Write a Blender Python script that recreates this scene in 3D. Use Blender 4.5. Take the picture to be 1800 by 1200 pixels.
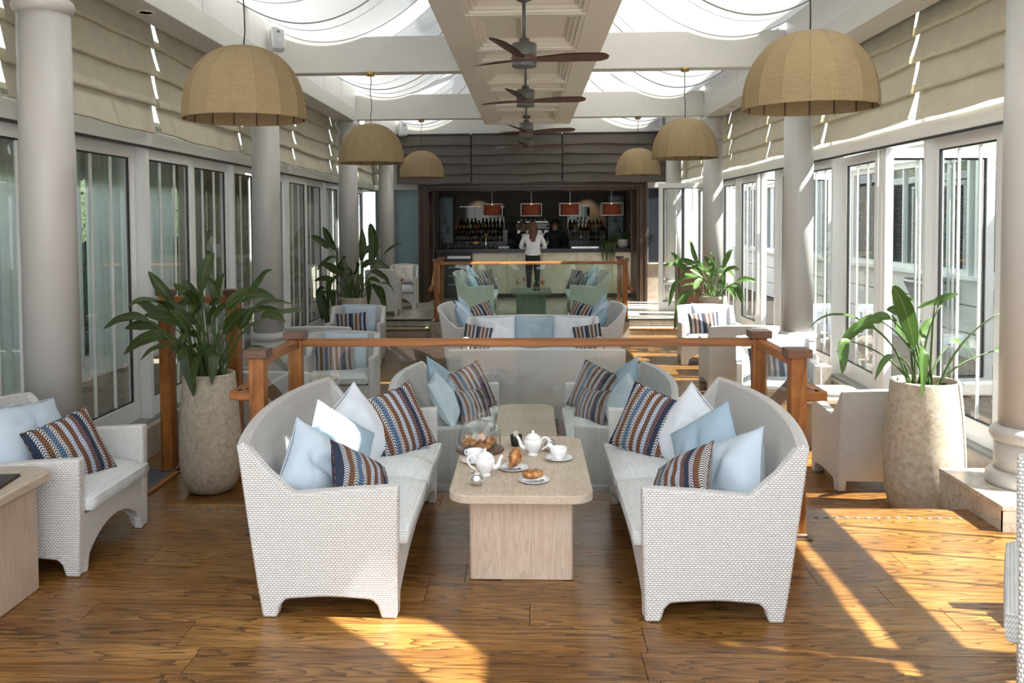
import bpy, bmesh, math, random
from mathutils import Vector, Matrix, Euler
from math import pi, sin, cos, radians, sqrt, atan2, floor as mfloor

S = bpy.context.scene
COL = S.collection
for o in list(bpy.data.objects):
    bpy.data.objects.remove(o)

# ---------------------------------------------------------------- camera
CAM_H = 1.8
yaw, pitch, roll = radians(2.5), radians(2.4), radians(0.42)
fw = Vector((-sin(yaw) * cos(pitch), cos(yaw) * cos(pitch), -sin(pitch)))
r0 = Vector((cos(yaw), sin(yaw), 0))
u0 = r0.cross(fw)
rr = cos(roll) * r0 - sin(roll) * u0
uu = sin(roll) * r0 + cos(roll) * u0
cd = bpy.data.cameras.new('camera')
cam = bpy.data.objects.new('camera', cd)
COL.objects.link(cam)
cam.matrix_world = Matrix(((rr.x, uu.x, -fw.x, 0), (rr.y, uu.y, -fw.y, 0), (rr.z, uu.z, -fw.z, CAM_H), (0, 0, 0, 1)))
cd.sensor_width = 36
cd.lens = 1580 / 1800 * 36
cd.shift_x = (900 - 861.44) / 1800
cd.shift_y = -(600 - 454.73) / 1800
cd.clip_end = 300
cd.clip_start = .05
S.camera = cam

# ---------------------------------------------------------------- light
W = bpy.data.worlds.new('sky')
S.world = W
W.use_nodes = True
nt = W.node_tree
nt.nodes.clear()
wo = nt.nodes.new('ShaderNodeOutputWorld')
bg = nt.nodes.new('ShaderNodeBackground')
tc = nt.nodes.new('ShaderNodeTexCoord')
sep = nt.nodes.new('ShaderNodeSeparateXYZ')
rmp = nt.nodes.new('ShaderNodeValToRGB')
rmp.color_ramp.elements[0].position = 0.0
rmp.color_ramp.elements[0].color = (.92, .94, .96, 1)
rmp.color_ramp.elements[1].position = 0.9
rmp.color_ramp.elements[1].color = (.80, .90, 1, 1)
nt.links.new(tc.outputs['Generated'], sep.inputs[0])
nt.links.new(sep.outputs[2], rmp.inputs[0])
nt.links.new(rmp.outputs[0], bg.inputs[0])
bg.inputs[1].default_value = 3.1
nt.links.new(bg.outputs[0], wo.inputs[0])

SUN = Vector((.581, -.131, .803)).normalized()
sd = bpy.data.lights.new('sun', 'SUN')
so = bpy.data.objects.new('sun', sd)
COL.objects.link(so)
so.rotation_euler = SUN.to_track_quat('Z', 'Y').to_euler()
so.location = (8, 0, 12)
sd.energy = 24
sd.angle = radians(.55)
sd.color = (1, .965, .91)

S.view_settings.view_transform = 'Standard'
S.view_settings.look = 'None'
S.view_settings.gamma = 1
S.view_settings.use_curve_mapping = False
S.view_settings.exposure = 0.15
S.cycles.max_bounces = 10
S.cycles.diffuse_bounces = 5
S.cycles.glossy_bounces = 4
S.cycles.transmission_bounces = 8
S.cycles.transparent_max_bounces = 24
S.cycles.caustics_reflective = False
S.cycles.caustics_refractive = False
S.cycles.sample_clamp_indirect = 6

# ---------------------------------------------------------------- materials
def srgb(r, g, b):
    f = lambda c: c / 12.92 if c <= .04045 else ((c + .055) / 1.055) ** 2.4
    return (f(r / 255), f(g / 255), f(b / 255), 1)

class NT:
    """small helper around a material's node tree"""
    def __init__(s, name):
        s.m = bpy.data.materials.new(name)
        s.m.use_nodes = True
        s.t = s.m.node_tree
        s.t.nodes.clear()
        s.out = s.n('ShaderNodeOutputMaterial')
    def n(s, typ, **kw):
        nd = s.t.nodes.new(typ)
        for k, v in kw.items():
            if k.startswith('i_'):
                key = k[2:]
                nd.inputs[int(key) if key.isdigit() else key.replace('_', ' ')].default_value = v
            else:
                setattr(nd, k, v)
        return nd
    def l(s, a, b):
        s.t.links.new(a, b)
    def math(s, op, a, b=None, clamp=False):
        nd = s.n('ShaderNodeMath', operation=op, use_clamp=clamp)
        for i, v in enumerate((a, b)):
            if v is None: continue
            if isinstance(v, (int, float)): nd.inputs[i].default_value = v
            else: s.l(v, nd.inputs[i])
        return nd.outputs[0]
    def mapping(s, vec, scale=(1, 1, 1), loc=(0, 0, 0)):
        mp = s.n('ShaderNodeMapping')
        mp.inputs['Scale'].default_value = scale
        mp.inputs['Location'].default_value = loc
        s.l(vec, mp.inputs['Vector'])
        return mp.outputs[0]
    def coords(s, kind='Object'):
        return s.n('ShaderNodeTexCoord').outputs[kind]
    def noise(s, vec, scale=5, detail=3, rough=.5, dist=0):
        nd = s.n('ShaderNodeTexNoise')
        nd.inputs['Scale'].default_value = scale
        nd.inputs['Detail'].default_value = detail
        nd.inputs['Roughness'].default_value = rough
        nd.inputs['Distortion'].default_value = dist
        if vec is not None: s.l(vec, nd.inputs['Vector'])
        return nd.outputs[0]
    def ramp(s, fac, stops, interp='LINEAR'):
        nd = s.n('ShaderNodeValToRGB')
        cr = nd.color_ramp
        cr.interpolation = interp
        while len(cr.elements) < len(stops): cr.elements.new(.5)
        for e, (p, c) in zip(cr.elements, stops):
            e.position = p; e.color = c
        s.l(fac, nd.inputs[0])
        return nd.outputs[0]
    def mix(s, fac, a, b, blend='MIX'):
        nd = s.n('ShaderNodeMix', data_type='RGBA', blend_type=blend)
        for sock, v in ((nd.inputs[0], fac), (nd.inputs[6], a), (nd.inputs[7], b)):
            if isinstance(v, (int, float)): sock.default_value = v
            elif isinstance(v, (tuple, list)): sock.default_value = v
            else: s.l(v, sock)
        return nd.outputs[2]
    def bump(s, h, strength=.3, dist=.01):
        nd = s.n('ShaderNodeBump')
        nd.inputs['Strength'].default_value = strength
        nd.inputs['Distance'].default_value = dist
        s.l(h, nd.inputs['Height'])
        return nd.outputs[0]
    def pbr(s, color, rough=.5, metal=0, bump=None, spec=.5, coat=0, trans=None):
        p = s.n('ShaderNodeBsdfPrincipled')
        if isinstance(color, (tuple, list)): p.inputs['Base Color'].default_value = color
        else: s.l(color, p.inputs['Base Color'])
        if isinstance(rough, (int, float)): p.inputs['Roughness'].default_value = rough
        else: s.l(rough, p.inputs['Roughness'])
        p.inputs['Metallic'].default_value = metal
        p.inputs['Specular IOR Level'].default_value = spec
        p.inputs['Coat Weight'].default_value = coat
        p.inputs['Coat Roughness'].default_value = .15
        if bump is not None: s.l(bump, p.inputs['Normal'])
        sh = p.outputs[0]
        if trans:
            t = s.n('ShaderNodeBsdfTranslucent')
            if isinstance(color, (tuple, list)): t.inputs[0].default_value = color
            else: s.l(color, t.inputs[0])
            mx = s.n('ShaderNodeMixShader')
            mx.inputs[0].default_value = trans
            s.l(sh, mx.inputs[1]); s.l(t.outputs[0], mx.inputs[2])
            sh = mx.outputs[0]
        s.l(sh, s.out.inputs[0])
        return s.m

M = {}
def plain(name, col, rough=.5, metal=0, noise=0, nscale=8, bump=0, bscale=60, spec=.5, coat=0, trans=None, bdist=.004):
    t = NT(name)
    c = col
    oc = t.coords()
    if noise:
        f = t.noise(oc, nscale, 4, .6)
        d = tuple(max(0, x * (1 - noise)) for x in col[:3]) + (1,)
        e = tuple(min(1, x * (1 + noise)) for x in col[:3]) + (1,)
        c = t.ramp(f, [(.3, d), (.7, e)])
    b = None
    if bump: b = t.bump(t.noise(oc, bscale, 3), bump, bdist)
    M[name] = t.pbr(c, rough, metal, b, spec, coat, trans)
    return M[name]

plain('white_paint', (.68, .67, .64, 1), .45, noise=.02, nscale=3)
plain('column_paint', (.50, .485, .465, 1), .42, noise=.03, nscale=2)
plain('ceiling_paint', (.84, .80, .71, 1), .55, noise=.02)
plain('beam_paint', (.60, .585, .545, 1), .5, noise=.02)
plain('door_white', (.78, .785, .78, 1), .3)
plain('gasket', (.02, .02, .022, 1), .5)
plain('alu_grey', (.30, .30, .29, 1), .35, metal=.4)
plain('blind_cloth', (.56, .515, .40, 1), .85, noise=.06, nscale=4, bump=.4, bscale=7, bdist=.03, trans=.02)
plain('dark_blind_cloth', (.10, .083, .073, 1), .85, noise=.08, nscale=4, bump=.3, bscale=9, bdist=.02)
plain('motor_grey', (.13, .13, .125, 1), .45, metal=.3)
plain('blade_brown', (.10, .045, .03, 1), .45, noise=.15, nscale=6)
plain('black', (.012, .012, .013, 1), .4)
plain('cord_black', (.01, .01, .01, 1), .5)
plain('brass', (.45, .30, .12, 1), .35, metal=.9)
plain('chrome', (.75, .75, .74, 1), .12, metal=1)
plain('steel', (.5, .5, .5, 1), .3, metal=1)
plain('ceramic', (.86, .86, .87, 1), .12, coat=.4)
plain('napkin_white', (.85, .85, .88, 1), .8)
plain('pillow_light', srgb(186, 201, 215), .8, bump=.25, bscale=14, bdist=.012, noise=.02)
plain('pillow_mid', srgb(152, 174, 191), .8, bump=.25, bscale=14, bdist=.012, noise=.02)
plain('pillow_pale', srgb(208, 215, 224), .8, bump=.25, bscale=14, bdist=.012, noise=.02)
plain('pillow_cream', srgb(225, 215, 208), .85, bump=.2, bscale=14)
plain('soil', (.05, .03, .018, 1), .95, noise=.5, nscale=40, bump=.8, bscale=60)
plain('stem_green', (.06, .11, .025, 1), .5, noise=.2)
plain('grout', (.10, .085, .065, 1), .9)
plain('underfloor', (.035, .018, .008, 1), .9)
plain('dark_bronze', (.050, .022, .011, 1), .5, noise=.2, nscale=3, coat=.2)
plain('bar_top', (.014, .014, .015, 1), .22)
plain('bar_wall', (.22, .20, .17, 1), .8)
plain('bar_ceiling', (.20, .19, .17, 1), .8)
plain('shade_red', (.30, .075, .04, 1), .8, noise=.1, nscale=20, trans=.25)
plain('shelf_glass_edge', (.20, .30, .28, 1), .2)
plain('terracotta', (.38, .14, .06, 1), .8, noise=.15)
plain('skin', (.52, .32, .23, 1), .5)
plain('hair_brown', (.13, .055, .025, 1), .55, noise=.4, nscale=30, bump=.5, bscale=60)
plain('hair_blond', (.25, .15, .07, 1), .55, noise=.3, nscale=30)
plain('hair_dark', (.02, .014, .01, 1), .5)
plain('shirt_white', (.82, .82, .84, 1), .8, bump=.3, bscale=16, bdist=.012)
plain('trouser_black', (.012, .012, .015, 1), .7)
plain('jeans', (.04, .055, .09, 1), .8)
plain('suit_dark', (.010, .011, .018, 1), .75)
plain('suit_black', (.012, .012, .013, 1), .8)
plain('shoe', (.02, .015, .012, 1), .4)
plain('curtain_sheer', (.74, .80, .77, 1), .9, noise=.05, trans=.35)
plain('curtain_olive', (.36, .35, .275, 1), .9, noise=.1, trans=.2)
plain('hedge', (.028, .045, .014, 1), .8, noise=.7, nscale=26, bump=.8, bscale=20, bdist=.05)
plain('ext_white', (.72, .72, .71, 1), .7, noise=.02)
plain('ext_dark', (.025, .03, .036, 1), .2)
plain('louvre_grey', (.05, .055, .065, 1), .4)
plain('frosted_blue', (.22, .33, .37, 1), .25, noise=.05)
plain('speaker_white', (.70, .70, .70, 1), .5)
plain('speaker_grille', (.42, .42, .43, 1), .7, bump=.5, bscale=400)
plain('menu_leather', (.03, .016, .011, 1), .5, bump=.2, bscale=80)
plain('bitter_black', (.015, .014, .013, 1), .5, bump=.2, bscale=80)
plain('sachet', (.72, .62, .50, 1), .8)
plain('sachet_white', (.85, .85, .85, 1), .8)
plain('raisin', (.015, .008, .005, 1), .4)
plain('orange_drink', (.75, .14, .02, 1), .15)
plain('pink_drink', (.60, .22, .17, 1), .15)
plain('bottle_green', (.012, .035, .012, 1), .12)
plain('bottle_dark', (.012, .008, .006, 1), .12)
plain('bottle_amber', (.05, .018, .005, 1), .12)
plain('bottle_clear', (.28, .31, .31, 1), .1)
plain('label_cream', (.36, .33, .26, 1), .7)
plain('label_yellow', (.32, .20, .05, 1), .7)
plain('stone_white_pot', (.62, .60, .55, 1), .7, noise=.05)
plain('deck_wood', (.24, .18, .14, 1), .7, noise=.2, nscale=5)
plain('ext_ground', (.30, .28, .25, 1), .9, noise=.1)
plain('mat_grey', (.10, .105, .11, 1), .8)

def emis(name, col, st):
    t = NT(name)
    e = t.n('ShaderNodeEmission')
    e.inputs[0].default_value = col; e.inputs[1].default_value = st
    t.l(e.outputs[0], t.out.inputs[0]); M[name] = t.m
emis('lamp_glow', (1, .82, .6, 1), 6)

def glass(name, tint, ior=1.45, gl=.0, strength=1.0):
    t = NT(name)
    tr = t.n('ShaderNodeBsdfTransparent'); tr.inputs[0].default_value = tint
    g = t.n('ShaderNodeBsdfGlossy'); g.inputs['Roughness'].default_value = gl
    fr = t.n('ShaderNodeFresnel'); fr.inputs[0].default_value = ior
    mx = t.n('ShaderNodeMixShader')
    ge = t.n('ShaderNodeNewGeometry')       # reflect on the outer faces only (no false total reflection inside the thin pane)
    fac = t.math('MULTIPLY', t.math('MULTIPLY', fr.outputs[0], 1.7 * strength, True), t.math('SUBTRACT', 1, ge.outputs['Backfacing']))
    t.l(fac, mx.inputs[0])
    t.l(tr.outputs[0], mx.inputs[1]); t.l(g.outputs[0], mx.inputs[2])
    t.l(mx.outputs[0], t.out.inputs[0])
    M[name] = t.m
glass('pane_glass', (.95, .975, .97, 1), 1.35)
glass('rail_glass', (.955, .98, .972, 1), 1.52)
glass('green_rail_glass', (.86, .945, .905, 1), 1.45)
glass('roof_glass', (.97, .985, .99, 1), 1.3)
glass('clear_glass', (.96, .97, .97, 1), 1.5)
glass('table_glass', (.90, .92, .92, 1), 1.6, 0, 1.3)

t = NT('mirror')
g = t.n('ShaderNodeBsdfGlossy'); g.inputs[0].default_value = (.035, .036, .033, 1); g.inputs['Roughness'].default_value = .05
t.l(g.outputs[0], t.out.inputs[0]); M['mirror'] = t.m

# white fabric under the glass roof: lets the sun glow through
t = NT('sail_cloth')
oc = t.coords()
d = t.n('ShaderNodeBsdfDiffuse'); d.inputs[0].default_value = (.74, .74, .735, 1)
tl = t.n('ShaderNodeBsdfTranslucent'); tl.inputs[0].default_value = (.36, .36, .355, 1)
bmp = t.bump(t.noise(t.mapping(oc, (1, 3, 1)), 2.2, 3), .35, .05)
t.l(bmp, d.inputs['Normal']); t.l(bmp, tl.inputs['Normal'])
mx = t.n('ShaderNodeMixShader'); mx.inputs[0].default_value = .30
t.l(d.outputs[0], mx.inputs[1]); t.l(tl.outputs[0], mx.inputs[2])
tp = t.n('ShaderNodeBsdfTransparent')
mx2 = t.n('ShaderNodeMixShader'); mx2.inputs[0].default_value = .02
t.l(mx.outputs[0], mx2.inputs[1]); t.l(tp.outputs[0], mx2.inputs[2])
t.l(mx2.outputs[0], t.out.inputs[0]); M['sail_cloth'] = t.m

# oak floor boards: cathedral grain, each board its own offset and tone
def wood(name, c_dark, c_mid, c_light, rough=.33, along=(1.0, 9.0, 9.0), ring=3.0, bumpv=.06, coat=.15, tone=.35, var=True, ringw=.75, spec=.5):
    t = NT(name)
    oc = t.coords()
    oi = t.n('ShaderNodeObjectInfo')
    off = t.n('ShaderNodeVectorMath', operation='SCALE')
    cmb = t.n('ShaderNodeCombineXYZ')
    t.l(oi.outputs['Random'], cmb.inputs[0]); t.l(oi.outputs['Random'], cmb.inputs[1]); t.l(oi.outputs['Random'], cmb.inputs[2])
    t.l(cmb.outputs[0], off.inputs[0]); off.inputs['Scale'].default_value = 37.0 if var else 0
    add = t.n('ShaderNodeVectorMath', operation='ADD')
    t.l(oc, add.inputs[0]); t.l(off.outputs[0], add.inputs[1])
    v = t.mapping(add.outputs[0], along)
    big = t.noise(v, .55, 2, .5, .3)
    saw = t.math('FRACT', t.math('MULTIPLY', big, ring * 5))
    line = t.math('POWER', saw, 2.2)
    fine = t.noise(t.mapping(add.outputs[0], (along[0] * 3, along[1] * 14, along[2] * 14)), 1.0, 3, .6)
    blot = t.noise(t.mapping(add.outputs[0], (.7, 1.6, 1.6)), 1.6, 2)
    base = t.ramp(t.math('ADD', t.math('MULTIPLY', fine, .55), t.math('MULTIPLY', blot, .45)), [(.32, c_dark), (.5, c_mid), (.68, c_light)])
    dk = tuple(x * .30 for x in c_dark[:3]) + (1,)
    base = t.mix(t.math('MULTIPLY', line, ringw), base, dk)
    tn = t.math('ADD', t.math('MULTIPLY', oi.outputs['Random'], tone), 1 - tone / 2)
    hs = t.n('ShaderNodeHueSaturation'); t.l(base, hs.inputs['Color'])
    if var: t.l(tn, hs.inputs['Value'])
    rg = t.math('ADD', t.math('MULTIPLY', fine, .16), rough - .08)
    b = t.bump(t.math('SUBTRACT', fine, t.math('MULTIPLY', line, .5)), bumpv, .004)
    M[name] = t.pbr(hs.outputs[0], rg, 0, b, spec, coat)
wood('oak_floor', (.120, .050, .013, 1), (.245, .110, .027, 1), (.37, .195, .060, 1), .28, along=(1.5, 15, 15), ring=3.0, ringw=.9, tone=.26, bumpv=.05, coat=0, spec=.38)
for nm, al in (('teak_rail', (6, 6, .7)), ('teak_rail_x', (.7, 6, 6)), ('teak_rail_y', (6, .7, 6))):
    wood(nm, (.20, .065, .014, 1), (.33, .118, .026, 1), (.44, .175, .045, 1), .42, along=al, ring=1.6, ringw=.5, tone=.15, coat=0, spec=.35)
wood('teak_cap', (.075, .028, .012, 1), (.125, .048, .02, 1), (.18, .072, .032, 1), .4, along=(1, 6, 6), ring=1.2, ringw=.3, tone=.1)
wood('washed_oak', (.42, .34, .26, 1), (.53, .44, .345, 1), (.60, .51, .415, 1), .45, along=(18, 1.1, 18), ring=3.0, ringw=.22, tone=.05, bumpv=.04, coat=0)
wood('washed_oak_v', (.46, .345, .255, 1), (.56, .43, .33, 1), (.63, .50, .40, 1), .45, along=(18, 18, 1.0), ring=3.0, ringw=.25, tone=.05, bumpv=.04, coat=0)
wood('grey_oak', (.16, .17, .14, 1), (.22, .235, .20, 1), (.27, .285, .25, 1), .5, along=(7, 7, .8), ring=2.0, ringw=.25, tone=.05, coat=0)
wood('walnut_board', (.06, .025, .013, 1), (.09, .04, .02, 1), (.13, .06, .03, 1), .35, along=(1, 7, 7), ring=2, ringw=.3, tone=.05)

# woven strands (uv in metres)
def weave(name, light, mid, dark, bw=.0175, bh=.0098):
    """flat strands passing over and under: staggered, each strand domed along and across"""
    t = NT(name)
    uv = t.coords('UV')
    sp = t.n('ShaderNodeSeparateXYZ'); t.l(uv, sp.inputs[0])
    row = t.math('DIVIDE', sp.outputs[1], bh)
    rf = t.math('FLOOR', row)
    par = t.math('MULTIPLY', t.math('MODULO', t.math('ABSOLUTE', rf), 2), .5)
    a = t.math('FRACT', t.math('ADD', t.math('DIVIDE', sp.outputs[0], bw), par))
    b = t.math('FRACT', row)
    pa = t.math('ABSOLUTE', t.math('SUBTRACT', t.math('MULTIPLY', a, 2), 1))
    pb = t.math('ABSOLUTE', t.math('SUBTRACT', t.math('MULTIPLY', b, 2), 1))
    ha = t.math('SUBTRACT', 1, t.math('POWER', pa, 2.8))
    hb = t.math('SUBTRACT', 1, t.math('MULTIPLY', t.math('POWER', pb, 2.2), .9))
    h = t.math('MULTIPLY', ha, hb)
    col = t.ramp(h, [(.02, dark), (.38, mid), (.95, light)])
    M[name] = t.pbr(col, .45, 0, t.bump(h, .8, .005), .4)
weave('wicker', (.88, .865, .855, 1), (.70, .685, .675, 1), (.32, .31, .305, 1))

def cloth(name, ca, cb):
    t = NT(name)
    uv = t.coords('UV')
    sp = t.n('ShaderNodeSeparateXYZ'); t.l(uv, sp.inputs[0])
    u = t.math('MULTIPLY', sp.outputs[0], 110)
    zig = t.math('ABSOLUTE', t.math('SUBTRACT', t.math('FRACT', u), .5))
    vv = t.math('FRACT', t.math('ADD', t.math('MULTIPLY', sp.outputs[1], 90), zig))
    st = t.math('GREATER_THAN', vv, .5)
    ns = t.noise(t.mapping(t.coords(), (1, 12, 1)), 9, 3)
    f = t.math('ADD', t.math('MULTIPLY', st, .45), t.math('MULTIPLY', ns, .6), True)
    c = t.ramp(f, [(.2, ca), (.85, cb)])
    M[name] = t.pbr(c, .85, 0, t.bump(f, .25, .003), .2)
cloth('seat_cloth', (.46, .49, .495, 1), (.78, .81, .82, 1))

# knitted chevron stripes
def knit(name, cols, n=13.0, rows=15.0):
    t = NT(name)
    uv = t.coords('UV')
    sp = t.n('ShaderNodeSeparateXYZ'); t.l(uv, sp.inputs[0])
    u = t.math('MULTIPLY', sp.outputs[0], n)
    col = t.math('FLOOR', u)
    zig = t.math('ABSOLUTE', t.math('SUBTRACT', t.math('FRACT', u), .5))
    vv = t.math('ADD', t.math('MULTIPLY', sp.outputs[1], rows), t.math('MULTIPLY', zig, 1.5))
    ph = t.math('FRACT', t.math('ADD', vv, t.math('MULTIPLY', col, .5)))
    f = t.math('FRACT', t.math('MULTIPLY', t.math('ADD', col, .5), 1.0 / len(cols)))
    k = len(cols)
    ca = t.ramp(f, [(i / k, c[0]) for i, c in enumerate(cols)], 'CONSTANT')
    cb = t.ramp(f, [(i / k, c[1]) for i, c in enumerate(cols)], 'CONSTANT')
    on = t.math('GREATER_THAN', ph, .52)
    c = t.mix(on, ca, cb)
    edge = t.math('SUBTRACT', 1, t.math('MULTIPLY', t.math('GREATER_THAN', zig, .44), .35))
    c2 = t.mix(1.0, c, edge, 'MULTIPLY')
    M[name] = t.pbr(c2, .9, 0, t.bump(t.math('PINGPONG', ph, .5), .5, .006), .2)
NAVY, BLUE, WHT, BRN, DRK, CHR = (.020, .045, .10, 1), (.13, .22, .36, 1), (.56, .54, .53, 1), (.26, .105, .04, 1), (.035, .03, .035, 1), (.09, .085, .09, 1)
knit('knit', [(NAVY, DRK), (WHT, NAVY), (BRN, DRK), (WHT, DRK), (BLUE, NAVY), (WHT, CHR), (BRN, DRK), (WHT, BLUE), (DRK, BRN), (BLUE, WHT), (NAVY, BRN)], 15, 23)
knit('knit_muted', [(CHR, DRK), (WHT, CHR), (DRK, BRN), (WHT, BRN), (DRK, CHR), (BLUE, WHT), (DRK, NAVY)], 14, 15)

# stones
def stone(name, a, b, c, sc=6, rough=.5, veins=0, coat=0, bump=.15):
    t = NT(name)
    oc = t.coords()
    oi = t.n('ShaderNodeObjectInfo')
    add = t.n('ShaderNodeVectorMath', operation='ADD')
    t.l(oc, add.inputs[0])
    sc2 = t.math('MULTIPLY', oi.outputs['Random'], 31)
    cmb = t.n('ShaderNodeCombineXYZ'); t.l(sc2, cmb.inputs[0]); t.l(sc2, cmb.inputs[1])
    t.l(cmb.outputs[0], add.inputs[1])
    v = add.outputs[0]
    f = t.noise(v, sc, 6, .65)
    col = t.ramp(f, [(.3, a), (.5, b), (.7, c)])
    if veins:
        vn = t.noise(v, sc * .8, 5, .6, 1.5)
        k = t.math('LESS_THAN', t.math('ABSOLUTE', t.math('SUBTRACT', vn, .5)), .02)
        col = t.mix(t.math('MULTIPLY', k, veins), col, (a[0] * .7, a[1] * .65, a[2] * .6, 1))
    M[name] = t.pbr(col, rough, 0, t.bump(t.noise(v, 70, 4), bump, .003), .5, coat)
stone('planter_stone', (.36, .295, .215, 1), (.50, .43, .335, 1), (.60, .54, .44, 1), 26, .8, bump=.35)
stone('marble', (.40, .345, .285, 1), (.53, .48, .41, 1), (.62, .57, .50, 1), 5, .22, .5, .2, .03)
stone('step_stone', (.28, .235, .18, 1), (.38, .325, .26, 1), (.46, .40, .33, 1), 7, .4, .2)
stone('onyx', (.72, .60, .42, 1), (.84, .74, .57, 1), (.88, .81, .67, 1), 2.2, .3, .3)
stone('bark_stone', (.10, .09, .075, 1), (.17, .155, .13, 1), (.26, .24, .21, 1), 9, .7)

t = NT('pastry')
oc = t.coords()
f = t.noise(oc, 28, 4, .6)
M['pastry'] = t.pbr(t.ramp(f, [(.34, (.13, .035, .008, 1)), (.5, (.40, .15, .032, 1)), (.66, (.68, .40, .15, 1))]), .3, 0, t.bump(t.noise(t.mapping(oc, (60, 160, 60)), 1, 4), .8, .006), .5)

# pendant shades: tan linen
t = NT('linen')
oc = t.coords()
f = t.math('ADD', t.noise(t.mapping(oc, (6, 6, 160)), 2, 2), t.noise(t.mapping(oc, (160, 160, 6)), 2, 2))
c = t.ramp(t.math('MULTIPLY', f, .5), [(.35, (.285, .21, .115, 1)), (.65, (.39, .295, .165, 1))])
M['linen'] = t.pbr(c, .85, 0, t.bump(f, .2, .002), .2, 0, .12)

# leaves (uv.x across, uv.y along)
def leafmat(name, a, b, vein):
    t = NT(name)
    uv = t.coords('UV')
    sp = t.n('ShaderNodeSeparateXYZ'); t.l(uv, sp.inputs[0])
    ax = t.math('ABSOLUTE', t.math('SUBTRACT', sp.outputs[0], .5))
    mid = t.math('LESS_THAN', ax, .022)
    vv = t.math('FRACT', t.math('SUBTRACT', t.math('MULTIPLY', sp.outputs[1], 26), t.math('MULTIPLY', ax, 7)))
    vl = t.math('MULTIPLY', t.math('LESS_THAN', vv, .14), .25)
    col = t.ramp(t.noise(t.coords(), 7, 3), [(.3, a), (.7, b)])
    col = t.mix(t.math('MAXIMUM', mid, vl), col, vein)
    M[name] = t.pbr(col, .42, 0, t.bump(vv, .15, .002), .35, 0, .22)
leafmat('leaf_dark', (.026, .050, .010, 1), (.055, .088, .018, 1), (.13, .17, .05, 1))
leafmat('leaf_green', (.05, .11, .022, 1), (.09, .17, .04, 1), (.19, .28, .09, 1))

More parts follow.
